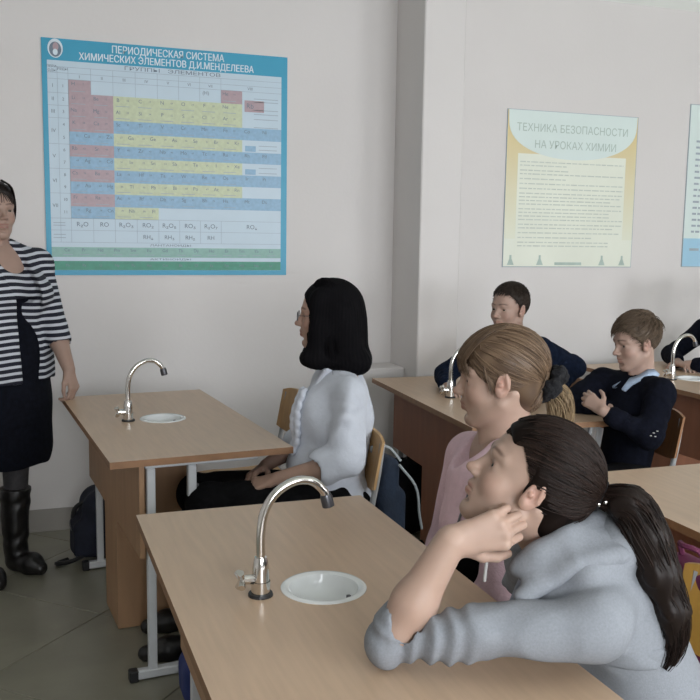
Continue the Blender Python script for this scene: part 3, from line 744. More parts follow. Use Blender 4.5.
# --- third poster at the frame's right edge
TP = empty('wall_poster', (4.22, yw, 1.8), label='white sheet with blue bottom band, cut off by right edge of the photo', cat='poster')
def L3(o): return L2(o, (4.22, yw, 1.8))
L3(MB().box(3.798, yw - .005, 1.301, 4.66, yw - .001, 2.273).build('board', 'ink_grey', TP))
L3(MB().box(3.802, yw - .0058, 1.305, 4.656, yw - .004, 2.269).build('printed_sheet', 'sheet_pale', TP))
L3(MB().box(3.802, yw - .0064, 1.305, 4.656, yw - .005, 1.475).build('printed_band', 'sheet_blue', TP))
t3 = MB(); z = 2.05
while z > 1.5:
    x = 3.855
    while x < 4.6:
        wl = rr.uniform(.02, .06); t3.box(x, yw - .0066, z, x + wl, yw - .0055, z + .012); x += wl + .01
    z -= .036
for x in (3.85, 3.95, 4.1): t3.box(x, yw - .0070, 1.40, x + .07, yw - .006, 1.415)
tag(L3(t3.build('print_lines', 'ink_grey', TP)), kind='stuff')

# ------------------------------------------------------------------ desks with sink and tap
def desktop(parent, W=.6, Ln=1.2, z=.76, t=.022, sx=.30, sy=-.59, sr=.080):
    n = 48; V = []; Fc = []; Mi = []
    angs = sorted([2 * math.pi * k / n for k in range(n)])
    cor = [math.atan2(cy - sy, cx - sx) % (2 * math.pi) for cx, cy in ((0, 0), (W, 0), (W, -Ln), (0, -Ln))]
    for c in cor:
        j = min(range(n), key=lambda k: abs((angs[k] - c + math.pi) % (2 * math.pi) - math.pi)); angs[j] = c
    def edge(a):
        dx, dy = math.cos(a), math.sin(a); tt = []
        if dx > 1e-9: tt.append((W - sx) / dx)
        if dx < -1e-9: tt.append(-sx / dx)
        if dy > 1e-9: tt.append(-sy / dy)
        if dy < -1e-9: tt.append((-Ln - sy) / dy)
        q = min(tt); return sx + dx * q, sy + dy * q
    for a in angs: V.append((sx + sr * math.cos(a), sy + sr * math.sin(a), z))
    for a in angs: V.append((*edge(a), z))
    for a in angs: V.append((*edge(a), z - t))
    for a in angs: V.append((sx + sr * math.cos(a), sy + sr * math.sin(a), z - t))
    for ring, mi in ((0, 0), (1, 1), (2, 0), (3, 1)):
        for k in range(n):
            k2 = (k + 1) % n; a, b = ring * n, ((ring + 1) % 4) * n; Fc.append((a + k, a + k2, b + k2, b + k)[::-1]); Mi.append(mi)
    return mk('desktop', V, Fc, ['laminate', 'edge_band'], parent, fmat=Mi)
def make_desk(board):
    root = empty('lab_desk')
    desktop(root)
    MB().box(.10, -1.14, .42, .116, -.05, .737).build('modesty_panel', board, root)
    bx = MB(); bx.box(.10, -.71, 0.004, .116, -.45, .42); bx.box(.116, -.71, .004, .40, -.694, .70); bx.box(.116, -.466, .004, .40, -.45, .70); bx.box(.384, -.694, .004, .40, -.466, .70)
    bx.build('plumbing_box', board if board == 'panel_red_shaded' else 'panel_wood', root)
    for y in (-.045, -1.12):
        fr = MB().box(.12, y - .0125, .712, .50, y + .0125, .737, b=.003).build('top_rail', 'white_metal', root)
        for x in (.14, .275): MB().box(x - .014, y - .0125, .03, x + .014, y + .0125, .712, b=.003).build('leg', 'white_metal', root)
        ft = MB().box(.075, y - .016, .006, .50, y + .016, .036, b=.004).build('foot_bar', 'white_metal', root)
        for x in (.062, .485): MB().box(x, y - .018, 0, x + .03, y + .018, .039, b=.004).build('end_cap', 'black_plastic', ft)
        for z_ in (.60, .62, .64): MB().tube([(.289, y, z_), (.297, y, z_)], .007, 8).build('bolt', 'dark_chrome', fr)
    for yy in (-.12, -.38, -.80): MB().box(.085, yy - .06, .725, .1, yy + .06, .7375).build('bracket', 'dark_chrome', root)
    # enamel bowl
    s_ = MB(); r = .0865
    s_.lathe([(.0, -.052), (.02, -.052), (.045, -.044), (.062, -.026), (.068, -.008), (.070, .0008), (.076, .0042), (.083, .004), (r, .0015), (r, 0), (.076, -.003), (.072, -.02), (.05, -.055), (.0, -.058)], (.30, -.59, .76), 40)
    sk = s_.build('sink_bowl', 'enamel', root, smooth=True)
    MB().lathe([(0, .002), (.011, .002), (.013, 0)], (.30, -.59, .76 - .052), 16).build('drain', 'chrome', sk, smooth=True)
    MB().tube([(.33, -.655, .7605), (.33, -.655, .765)], .005, 8).build('overflow_clip', 'dark_chrome', sk)
    # tap
    fx, fy = .17, -.59
    tp = MB(); tp.lathe([(0, .030), (.019, .030), (.0185, .002), (.0165, .055), (.015, .066), (.0138, .072), (.012, .078), (0, .079)][1:], (fx, fy, .76), 20)
    body = tp.build('tap_body', 'chrome', root, smooth=True)
    MB().lathe([(.0, .006), (.0235, .006), (.0245, .003), (.0245, 0)], (fx, fy, .76), 20).build('tap_flange', 'black_plastic', body)
    pts = spline([(fx, fy, .83), (fx, fy, .885), (fx + .008, fy, .93), (fx + .032, fy, .965), (fx + .068, fy, .984), (fx + .102, fy, .982), (fx + .126, fy, .962), (fx + .133, fy, .945)], 26)
    MB().tube(pts, .0088, 12).build('spout', 'chrome', root, smooth=True)
    MB().tube([(fx + .131, fy, .953), (fx + .1335, fy, .946), (fx + .138, fy, .928)], [.0105, .0125, .0125], 14).build('aerator', 'dark_chrome', body, smooth=True)
    vl = MB().tube([(fx - .014, fy - .002, .795), (fx - .038, fy - .004, .797)], [.010, .009], 10)
    vh = vl.build('valve', 'chrome', root, smooth=True)
    hb = MB()
    for k in range(4):
        a = math.pi / 2 * k + .5; hb.tube([(fx - .038, fy - .004, .797), (fx - .043, fy - .004 + math.cos(a) * .020, .797 + math.sin(a) * .020)], [.006, .0075], 8)
    hb.build('handle', 'chrome', vh, smooth=True)
    return root
d1 = make_desk('panel_wood'); d3 = make_desk('panel_red_shaded')
DP = [(0.1484, 3.9963, .0756, d1, 'wooden lab desk the teacher touches, against the wall under the periodic table'),
      (0.2536, 2.2486, .0, None, 'nearest wooden lab desk with sink, the girl in grey leans on it'),
      (1.6258, 4.1505, -.0547, d3, 'lab desk beside the wall pilaster with a boy in navy behind its tap'),
      (1.5334, 2.2691, -.008, None, 'lab desk behind the ponytail of the girl in grey, cut off by right edge'),
      (2.9188, 4.3107, .004, None, 'farthest lab desk, behind the fair-haired boy, with tap at the right edge')]
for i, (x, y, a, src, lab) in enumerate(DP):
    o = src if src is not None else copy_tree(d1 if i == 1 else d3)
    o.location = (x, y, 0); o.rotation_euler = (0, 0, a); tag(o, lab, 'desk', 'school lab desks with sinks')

# ------------------------------------------------------------------ chairs (local: sitter faces -x, origin on the floor under the seat)
def make_chair(ply):
    root = empty('school_chair'); r = .0105
    def sheet(name, f, nu=10, nv=8, t=.010, p=root):
        T_ = [[f(u / nu, v / nv) for u in range(nu + 1)] for v in range(nv + 1)]; V = []; nn = f(0.5, .5, True)
        for row in T_: V += [tuple(q) for q in row]
        for row in T_: V += [tuple(q + A3(nn) * t) for q in row]
        w = nu + 1; o_ = w * (nv + 1); Fc = []
        for v in range(nv):
            for u in range(nu):
                a = v * w + u; Fc.append((a, a + w, a + w + 1, a + 1)); Fc.append((o_ + a, o_ + a + 1, o_ + a + w + 1, o_ + a + w))
        for u in range(nu): a = u; Fc.append((a, a + 1, o_ + a + 1, o_ + a)); a = nv * w + u; Fc.append((a, o_ + a, o_ + a + 1, a + 1))
        for v in range(nv): a = v * w; Fc.append((a, o_ + a, o_ + a + w, a + w)); a += nu; Fc.append((a, a + w, o_ + a + w, o_ + a))
        return mk(name, V, Fc, ply, p, smooth=False)
    def seat(u, v, n=False):
        if n: return (0, 0, 1)
        x = -.20 + .38 * u; y = (-.19 + .38 * v); e = 1 - .10 * (2 * v - 1) ** 4 * 0
        return A3((x, y * (1 - .06 * (1 - u)), .440 - .010 * math.sin(math.pi * u) + .012 * (2 * v - 1) ** 2 - (.014 * max(0, .25 - u) / .25)))
    def back(u, v, n=False):
        if n: return (1, 0, .12)
        y = -.19 + .38 * u; rnd = .016 * (2 * u - 1) ** 4; z = .615 + rnd + (.19 - 2 * rnd) * v
        return A3((.205 + .03 * v - .028 * (2 * u - 1) ** 2 + .012, y, z))
    sheet('seat', seat); sheet('backrest', back)
    for s_ in (-1, 1):
        y = s_ * .165
        MB().tube(spline([(.195, y, .44), (.215, y, .012)], 2), r, 8).build('leg', 'grey_metal', root, smooth=True)
        MB().tube([(-.165, y, .425), (-.19, y, .012)], r, 8).build('leg', 'grey_metal', root, smooth=True)
        MB().tube(spline([(.19, y, .43), (.195, y, .55), (.215, y, .66), (.232, y, .78)], 8), r, 8).build('back_upright', 'grey_metal', root, smooth=True)
        MB().tube([(-.17, y, .428), (.20, y, .428)], r * .9, 8).build('seat_rail', 'grey_metal', root, smooth=True)
        MB().tube([(-.185, y, .12), (.208, y, .12)], r * .8, 8).build('side_stretcher', 'grey_metal', root, smooth=True)
        for x in (.215, -.19): MB().tube([(x, y, 0), (x, y, .022)], .0135, 8).build('foot_cap', 'black_plastic', root)
    for x, z in ((-.168, .42), (.198, .42)): MB().tube([(x, -.165, z), (x, .165, z)], r * .9, 8).build('cross_bar', 'grey_metal', root, smooth=True)
    return root
ch_l = make_chair('ply_light'); ch_b = make_chair('ply_brown'); ch_y = make_chair('ply_yellow')
CH = [(ch_l, .855, 3.60, .03, 'empty light plywood chair pushed in beyond the girl in the white blouse'),
      (None, .87, 2.88, .05, 'light plywood chair the girl in the white blouse sits on'),
      (ch_b, 2.23, 3.62, -.10, 'brown plywood chair of the dark-haired boy, its back showing under his elbow'),
      (None, 2.16, 2.975, -.06, 'dark plywood chair of the fair-haired boy, grey tube frame behind him'),
      (ch_y, 1.08, 1.29, .02, 'yellow plywood chair at bottom right behind the girl in the grey hoodie'),
      (None, 1.04, 1.86, .0, 'yellow plywood chair of the girl in pink, behind the nearest desk'),
      (None, 3.78, 4.0, 0, 'plywood chair of the pupil cut off by right edge')]
last = None
for src, x, y, a, lab in CH:
    if src is not None: last = src; o = src
    else: o = copy_tree(last)
    o.location = (x, y, 0); o.rotation_euler = (0, 0, a); tag(o, lab, 'chair', 'plywood school chairs')
# ------------------------------------------------------------------ people
Z3 = (0, 0, 1)
def pulled_back(M, parent, mname, tie, n=650, c=.006, r=.0012, k0=1.03, name='hair_strands', nape=-.062, front=0.):
    st = hairline_dirs(n, c=c, nape=nape, front=front); te = (A3(tie) - SC) / SR_; P = []
    e = te / np.linalg.norm(te)
    for s_ in st:
        tt = np.linspace(0, 1, 14)[:, None]; d = slerp(s_[None], (e + RNG.normal(size=3) * .05)[None], tt)
        lift = 1 + (k0 - 1 + RNG.uniform(0, .018)) * np.sin(np.clip(tt * 2.2, 0, 1) * math.pi / 2)
        P.append(SC + d * SR_ * lift)
    for i in range(n // 4):          # the nape
        v = A3((RNG.uniform(-1, 1), -abs(RNG.normal()) - .2, -abs(RNG.normal()))); v /= np.linalg.norm(v); p0 = A3((0, -.060, -.030)) + v * A3((.054, .038, .044)) * 1.06
        P.append(spline([p0, (p0 + scalp(A3((p0[0] / .05 * .5, -1, -.55)), k0 + .02)) / 2 + A3((0, -.004, 0)), scalp(A3((p0[0] / .05 * .35, -1, -.25)), k0 + .02), tie], 14))
    v = RNG.normal(size=(n // 2, 3)); v /= np.linalg.norm(v, axis=1, keepdims=True); p = SC + v * SR_
    keep = (.78 * p[:, 1] - .625 * p[:, 2] < c - .01) & (p[:, 2] > -.045); v = v[keep]
    for s_ in v:
        tt = np.linspace(0, 1, 14)[:, None]; d = slerp(s_[None], (e + RNG.normal(size=3) * .05)[None], tt); P.append(SC + d * SR_ * (k0 + RNG.uniform(.0, .02)))
    return strands(name, np.array(P), mname, parent, r, M)
def locks(ctrl, n, spread, seed=1, m_=26, wave=.004, ends=.02):
    """strands following a guide spline with a round section; spread = radius at each control point"""
    g = spline(ctrl, m_); s_ = spline([(q, 0, 0) for q in spread], m_)[:, 0]; r = np.random.default_rng(seed); out = []
    T = np.gradient(g, axis=0); T /= np.linalg.norm(T, axis=1, keepdims=True); A = np.cross(T, (0.3, 1, .1)); A /= np.linalg.norm(A, axis=1, keepdims=True); B = np.cross(T, A)
    for i in range(n):
        q = math.sqrt(r.uniform(0, 1)); th = r.uniform(0, 6.283); w = r.uniform(0, 6.28); L_ = r.uniform(.78, 1.0)
        tt = np.linspace(0, 1, m_); ph = th + .5 * np.sin(tt * 3 + w)
        p = g + A * (s_ * q * np.cos(ph) + wave * np.sin(tt * 9 + w) * tt)[:, None] + B * (s_ * q * np.sin(ph) + wave * np.cos(tt * 8 + w) * tt)[:, None]
        p = spline(p[:max(8, int(m_ * L_))], m_); out.append(p)
    return np.array(out)

# ---- girl in the grey hoodie, nearest
def girl_grey():
    p = Person((1.06, 1.29, 0), label='girl in grey hoodie with long dark ponytail, chin in hand at nearest desk', cat='person', group=None)
    fwd = (-.80, .43, .48); up = (0, 0, 1); M = headM((.793, 1.300, 1.046), fwd, up, .93, roll=-.05); N = (.862, 1.30, .925)
    p.skin(*tr(head_mesh(M, N, h=.0019), M)); eyes(M, p.root, (0, 1, .2))
    F = Field(.0019); el = (.548, 1.268, .812); wr = (.637, 1.268, .976)
    arm_skin(F, (.560, 1.290, .830), wr, re=.035, rw=.026)
    hand(F, wr, (.92, -.30, .26), (-.30, -.80, .05), +1, curls=[(46, 92, 60), (38, 90, 58), (30, 88, 55), (24, 86, 52)], thumb=(26, 30), s=.95, splay=3.5)
    p.skin(*F.mesh(1))
    F = Field(.003); arm_skin(F, (.90, 1.50, .70), (.86, 1.48, .60)); hand(F, (.86, 1.48, .60), (-.9, -.1, -.3), (0, .1, 1), -1, s=.9); p.skin(*F.mesh(1))
    p.finish('skin_pale')
    # hoodie
    sL, sR = (.845, 1.158, .855), (.925, 1.455, .895); pel = (1.10, 1.30, .54); fb = (-.93, 0, -.36)
    F = Field(.0052); torso(F, pel, (.90, 1.30, .925), sL, sR, fb, w=.94, d=.74)
    F.cap(sL, (.67, 1.215, .838), .054, .041, k=.03).cap((.67, 1.215, .838), (.553, 1.297, .804), .041, .037, k=.015, wr=(.0050, 4.2))
    F.cap((.553, 1.297, .804), (.566, 1.290, .836), .037, .041, k=.010, wr=(.003, 1.3))
    F.cap(sR, (.93, 1.53, .72), .062, .055, k=.03).cap((.93, 1.53, .72), (.875, 1.485, .63), .052, .045, k=.02)
    F.cap((.569, 1.287, .845), (.60, 1.280, .935), .0355, .033, k=.002, op='-')
    for a, b, ra, rb in (((.80, 1.235, .878), (.845, 1.198, .925), .030, .036), ((.845, 1.198, .925), (.93, 1.225, .958), .036, .046), ((.93, 1.225, .958), (.985, 1.30, .955), .046, .048), ((.985, 1.30, .955), (.92, 1.385, .945), .048, .038), ((.92, 1.385, .945), (.83, 1.35, .90), .038, .03)): F.cap(a, b, ra, rb, k=.012)
    F.cap((.95, 1.27, .93), (1.03, 1.27, .86), .055, .05, k=.02, flat=((0, 0, 1), .6))
    F.ell((.75, 1.31, .87), (.065, .055, .10), k=.01, op='-'); F.cap((.845, 1.285, 1.0), (.865, 1.293, .90), .055, .050, k=.004, op='-')
    F.disp(folds(.0085, 26, 4, d=unit((.2, .3, .9)))); F.disp(folds(.0018, 60, 7))
    F.half((0, 0, -1), -.764, .004)
    F2 = F; V, Q = F2.mesh(1)
    mk('hoodie', V, Q, 'grey_hoodie', p.root, smooth=True)
    H = Field(.0045)               # the hood lying folded round the neck
    top = [(.745, 1.262, .935), (.776, 1.243, .965), (.818, 1.238, .985), (.885, 1.250, .992), (.953, 1.268, .972), (.975, 1.33, .965)]
    low = [(.742, 1.225, .902), (.775, 1.200, .930), (.826, 1.188, .945), (.896, 1.200, .945), (.962, 1.235, .930), (1.005, 1.32, .93)]
    def sn(q, f=.75):
        q = A3(q); v = V[np.argmin(((V - q) ** 2).sum(1))]; return q + (v - q) * f
    T_ = [sn(q, .35) for q in top]; B0 = [sn(q) for q in low]
    for i in range(5):
        H.cap(T_[i], T_[i + 1], .017, k=.012).cap(B0[i], B0[i + 1], .013, k=.006)
        for t in (.25, .5, .75, 1.0): H.cap(T_[i] * (1 - t) + T_[i + 1] * t, B0[i] * (1 - t) + B0[i + 1] * t, .015, .011, k=.012)
    H.disp(folds(.003, 40, 12)); p.part('hood', H, 'grey_hoodie')
    F = Field(.006); torso(F, pel, (.90, 1.30, .925), sL, sR, fb, w=.93, d=.74); F.cap(pel, (1.0, 1.30, .70), .15, .14, k=.03, flat=((1, 0, .3), .8)); F.disp(folds(.004, 26, 9)); F.half((0, 0, 1), .80, .01)
    p.part('hoodie_hem', F, 'grey_hoodie')
    F = Field(.005); torso(F, pel, (.885, 1.297, .925), sL, sR, fb, w=.84, d=.70); F.ell((.80, 1.29, .985), (.07, .07, .06), k=.01, op='-'); p.part('undershirt', F, 'navy_knit')
    MB().tube(spline([(.735, 1.315, .955), (.728, 1.31, .92), (.722, 1.305, .885)], 8), .0028, 6).build('drawstring', 'cord_white', p.root, smooth=True)
    F = Field(.004); F.cap((.79, 1.262, .905), (.755, 1.262, .835), .022, .018, k=.01, flat=((-.8, -.5, 0), .35)).cap((.755, 1.262, .835), (.80, 1.24, .80), .018, .016, k=.01, flat=((-.8, -.5, 0), .4)); p.part('lining_edge', F, 'hoodie_lining')
    F = Field(.009); legs(F, (1.06, 1.20, .52), (1.06, 1.40, .52), (.66, 1.19, .55), (.66, 1.42, .55), (.70, 1.17, .10), (.70, 1.44, .10)); F.cap((1.07, 1.20, .53), (1.07, 1.40, .53), .11, k=.04); p.part('trousers', F, 'black_cloth')
    shoes(p, 'black_cloth', ((.74, 1.17, 0), (.50, 1.16, 0)), ((.74, 1.44, 0), (.50, 1.45, 0)))
    # hair
    F = capfield(.003, 1.06, c=.010, low=True)
    for s_ in (-1, 1): F.ell((s_ * .074, .052, .052), (.030, .034, .034), k=.01, op='-').ell((s_ * .078, .040, .012), (.030, .030, .045), k=.01, op='-'); hp = p.part('hair', F, 'hair_darkbrown', attrs=lambda V: .25 + .2 * np.sin(V[:, 0] * 300 + 20 * V[:, 2]), M=M)
    tie = (0, -.122, .052); o = pulled_back(M, hp, 'hair_darkbrown', tie, 1300, c=.004, r=.0011, nape=-.06, k0=1.075, front=.016)
    tw = toW(M, tie)
    g = [toW(M, (0, -.095, .055)), tw, tw + A3((.030, -.036, -.008)), tw + A3((.048, -.058, -.055)), (.970, 1.172, .92), (.990, 1.155, .86), (.990, 1.15, .80), (.968, 1.155, .755)]
    q = locks(g, 760, [.030, .020, .034, .038, .032, .024, .015, .006], 3, m_=30, wave=.006)
    strands('ponytail', q, 'hair_darkbrown', hp, .0012)
    F = Field(.005)
    for i in range(1, 6): F.cap(g[i], g[i + 1], [.016, .030, .034, .032, .024][i - 1], [.030, .034, .032, .024, .012][i - 1], k=.02)
    F.disp(lambda X, Y, Z: .002 * np.sin(X * 400 + Y * 300)); F.h = .004; V, Q = F.mesh(1); mk('ponytail_core', V, Q, 'hair_darkbrown', hp, smooth=True, attrs={'shade': np.full(len(V), .2)})
    bd = MB().lathe([(.020, -.006), (.026, -.004), (.028, 0), (.026, .004), (.020, .006), (.018, 0), (.020, -.006)], (0, 0, 0), 20)
    R_t = np.eye(4); d = unit(g[2] - g[0]); a = unit(np.cross(d, Z3)); b = np.cross(d, a)
    V = A3(bd.V); V = V[:, :1] * a + V[:, 1:2] * b + V[:, 2:] * d + tw; mk('hair_tie', V, bd.F, 'scrunchie', hp, smooth=True)
    bb_ = MB()
    for k in range(3):
        c = tw - A3((.3, .9, .1)) * .028 + A3((.01, -.004, .004)) * (k - 1); bb_.lathe([(0, -.004), (.0035, -.002), (.004, 0), (.0035, .002), (0, .004)], tuple(c), 8)
    bb_.build('hair_bead', 'chrome', hp, smooth=True)
def tr(r, M):
    V, Q, T = r; return V @ M[:3, :3].T + M[:3, 3], Q, T
girl_grey()

# ---- girl in pink
def girl_pink():
    p = Person((1.06, 1.84, 0), label='girl in pink jacket with light brown hair in black scrunchie, behind the girl in grey', cat='person')
    M = headM((1.021, 1.805, 1.136), (-.875, .475, -.06), Z3, .96); N = (1.035, 1.81, 1.0)
    p.skin(*tr(head_mesh(M, N, h=.0022), M)); eyes(M, p.root, (.0, 1, .1))
    F = Field(.003); torso(F, (1.08, 1.85, .55), (1.04, 1.82, .99), (.995, 1.72, .925), (1.03, 1.92, .925), (-.95, .2, 0), w=.74, d=.7)
    for s_, e, w_, dd in ((1, (.955, 1.665, .68), (.86, 1.72, .63), (-.8, .5, -.1)), (-1, (.99, 1.985, .68), (.86, 1.88, .64), (-.8, -.5, -.1))): arm_skin(F, e, w_); hand(F, w_, dd, Z3, s_, s=.9, curl=(30, 35, 20))
    p.skin(*F.mesh(1)); p.finish('skin_pale')
    F = Field(.005); sL, sR = (.99, 1.685, .925), (1.03, 1.955, .925); torso(F, (1.08, 1.85, .55), (1.045, 1.825, .975), sL, sR, (-.95, .25, 0), w=.88, d=.80)
    F.ell((.995, 1.80, .90), (.085, .125, .09), k=.04); F.cap((.985, 1.80, .80), (1.0, 1.81, .70), .10, .11, k=.04); F.half((0, 0, -1), -.775, .006)
    G = Field(.006); torso(G, (1.08, 1.85, .55), (1.045, 1.825, .975), (1.0, 1.72, .91), (1.03, 1.92, .91), (-.95, .25, 0), w=.84, d=.78); G.cap((.995, 1.80, .78), (1.01, 1.81, .68), .095, .10, k=.04); G.half((0, 0, 1), .84, .01); p.part('undershirt', G, 'black_cloth')
    for a_, b_, c_ in ((sL, (.965, 1.67, .69), (.90, 1.70, .645)), (sR, (.99, 1.985, .69), (.90, 1.91, .65))):
        G = Field(.006); G.cap(A3(a_) - (0, 0, .03), b_, .054, .050, k=.02).cap(b_, c_, .048, .040, k=.02); G.disp(folds(.0035, 24, 15)); p.part('sleeve', G, 'pink_cloth')
    F.cap(sL, (.965, 1.67, .69), .054, .050, k=.02); F.cap(sR, (.99, 1.985, .69), .058, .052, k=.02).cap((.99, 1.985, .69), (.90, 1.91, .65), .05, .04, k=.02)
    F.cap((1.00, 1.76, .995), (.955, 1.775, .955), .018, .016, k=.015); F.cap((1.00, 1.76, .995), (1.06, 1.79, 1.01), .018, k=.015); F.cap((1.06, 1.79, 1.01), (1.06, 1.86, 1.0), .02, k=.015)
    F.cap((1.012, 1.805, 1.06), (1.035, 1.812, .985), .050, .052, k=.004, op='-'); F.ell((.955, 1.83, 1.0), (.06, .05, .075), k=.01, op='-')
    F.disp(folds(.0035, 24, 14)); V, Q = F.mesh(1); mk('jacket', V, Q, 'pink_cloth', p.root, smooth=True)
    F = Field(.009); legs(F, (1.05, 1.75, .52), (1.05, 1.93, .52), (.68, 1.76, .55), (.68, 1.94, .55), (.72, 1.76, .1), (.72, 1.95, .1)); F.cap((1.07, 1.75, .53), (1.07, 1.93, .53), .11, k=.04); p.part('trousers', F, 'black_cloth')
    shoes(p, 'black_cloth', ((.75, 1.76, 0), (.52, 1.74, 0)), ((.75, 1.95, 0), (.52, 1.96, 0)))
    zp = []
    for q in [(.935, 1.73, 1.0), (.905, 1.735, .95), (.885, 1.735, .90), (.872, 1.74, .84), (.868, 1.745, .78)]:
        j = np.argmin(((V - A3(q)) ** 2).sum(1)); zp.append(V[j] + A3((-.001, -.002, 0)))
    MB().tube(spline(zp, 20), .0028, 6).build('zip', 'zip_metal', p.root, smooth=True)
    F = capfield(.003, 1.03, c=.004, low=True); hp = p.part('hair', F, 'hair_lightbrown', attrs=lambda V: .3 + .2 * np.sin(V[:, 0] * 260 + 20 * V[:, 2]), M=M)
    tie = (0, -.106, -.006); pulled_back(M, hp, 'hair_lightbrown', tie, 900, c=.008, r=.0012, nape=-.08)
    B = []                        # fringe combed down over the forehead
    for i in range(330):
        x = RNG.uniform(-1, 1); d0 = A3((x * .35, .12 + RNG.normal() * .12, 1)); d1 = A3((x * .74, .92, .22 - .10 * abs(x))); q = [scalp(slerp(d0, d1, t), 1.045 + .02 * math.sin(t * 2.6)) + A3((0, .013 * t * t, 0)) for t in np.linspace(0, 1, 6)]
        q.append(q[-1] + A3((x * .002, .001 - .006 * abs(x), -.014 + RNG.normal() * .004))); q.append(q[-1] + A3((0, -.003, -.012 + RNG.normal() * .004))); B.append(spline(q, 14))
    strands('fringe', np.array(B), 'hair_lightbrown', hp, .0014, M)
    S = []
    for i in range(90):          # loose wisps in front of the ear
        s_ = 1 if i % 2 else -1; S.append(spline([(s_ * .050, .045, .097), (s_ * .067, .036, .06), (s_ * (.0725), .026 + RNG.normal() * .004, .025), (s_ * .0735, .018 + RNG.normal() * .006, -.005 + RNG.normal() * .01)], 12))
    strands('hair_wisps', np.array(S), 'hair_lightbrown', hp, .0011, M)
    tw = toW(M, tie); g = [toW(M, (0, -.085, 0)), tw, tw + A3((.028, -.01, -.03)), tw + A3((.032, -.015, -.09)), tw + A3((.03, -.01, -.16))]
    strands('ponytail', locks(g, 260, [.02, .018, .030, .028, .010], 5, m_=20), 'hair_blond', hp, .0015)
    F = Field(.003); c0 = tw + A3((.012, -.006, .0))
    d = unit(g[2] - g[0]); a = unit(np.cross(d, Z3)); b = np.cross(d, a)
    for k in range(14):
        t0, t1 = 2 * math.pi * k / 14, 2 * math.pi * (k + 1) / 14; q = lambda t: c0 + (a * math.cos(t) + b * math.sin(t)) * .030
        F.cap(q(t0), q(t1), .017 + .004 * math.sin(k * 2.3), .017 + .004 * math.sin((k + 1) * 2.3), k=.004)
    F.disp(lambda X, Y, Z: .003 * np.sin(X * 210 + 2 * np.sin(Z * 160)) * np.sin(Y * 190)); V, Q = F.mesh(1); mk('scrunchie', V, Q, 'scrunchie', hp, smooth=True)
girl_pink()

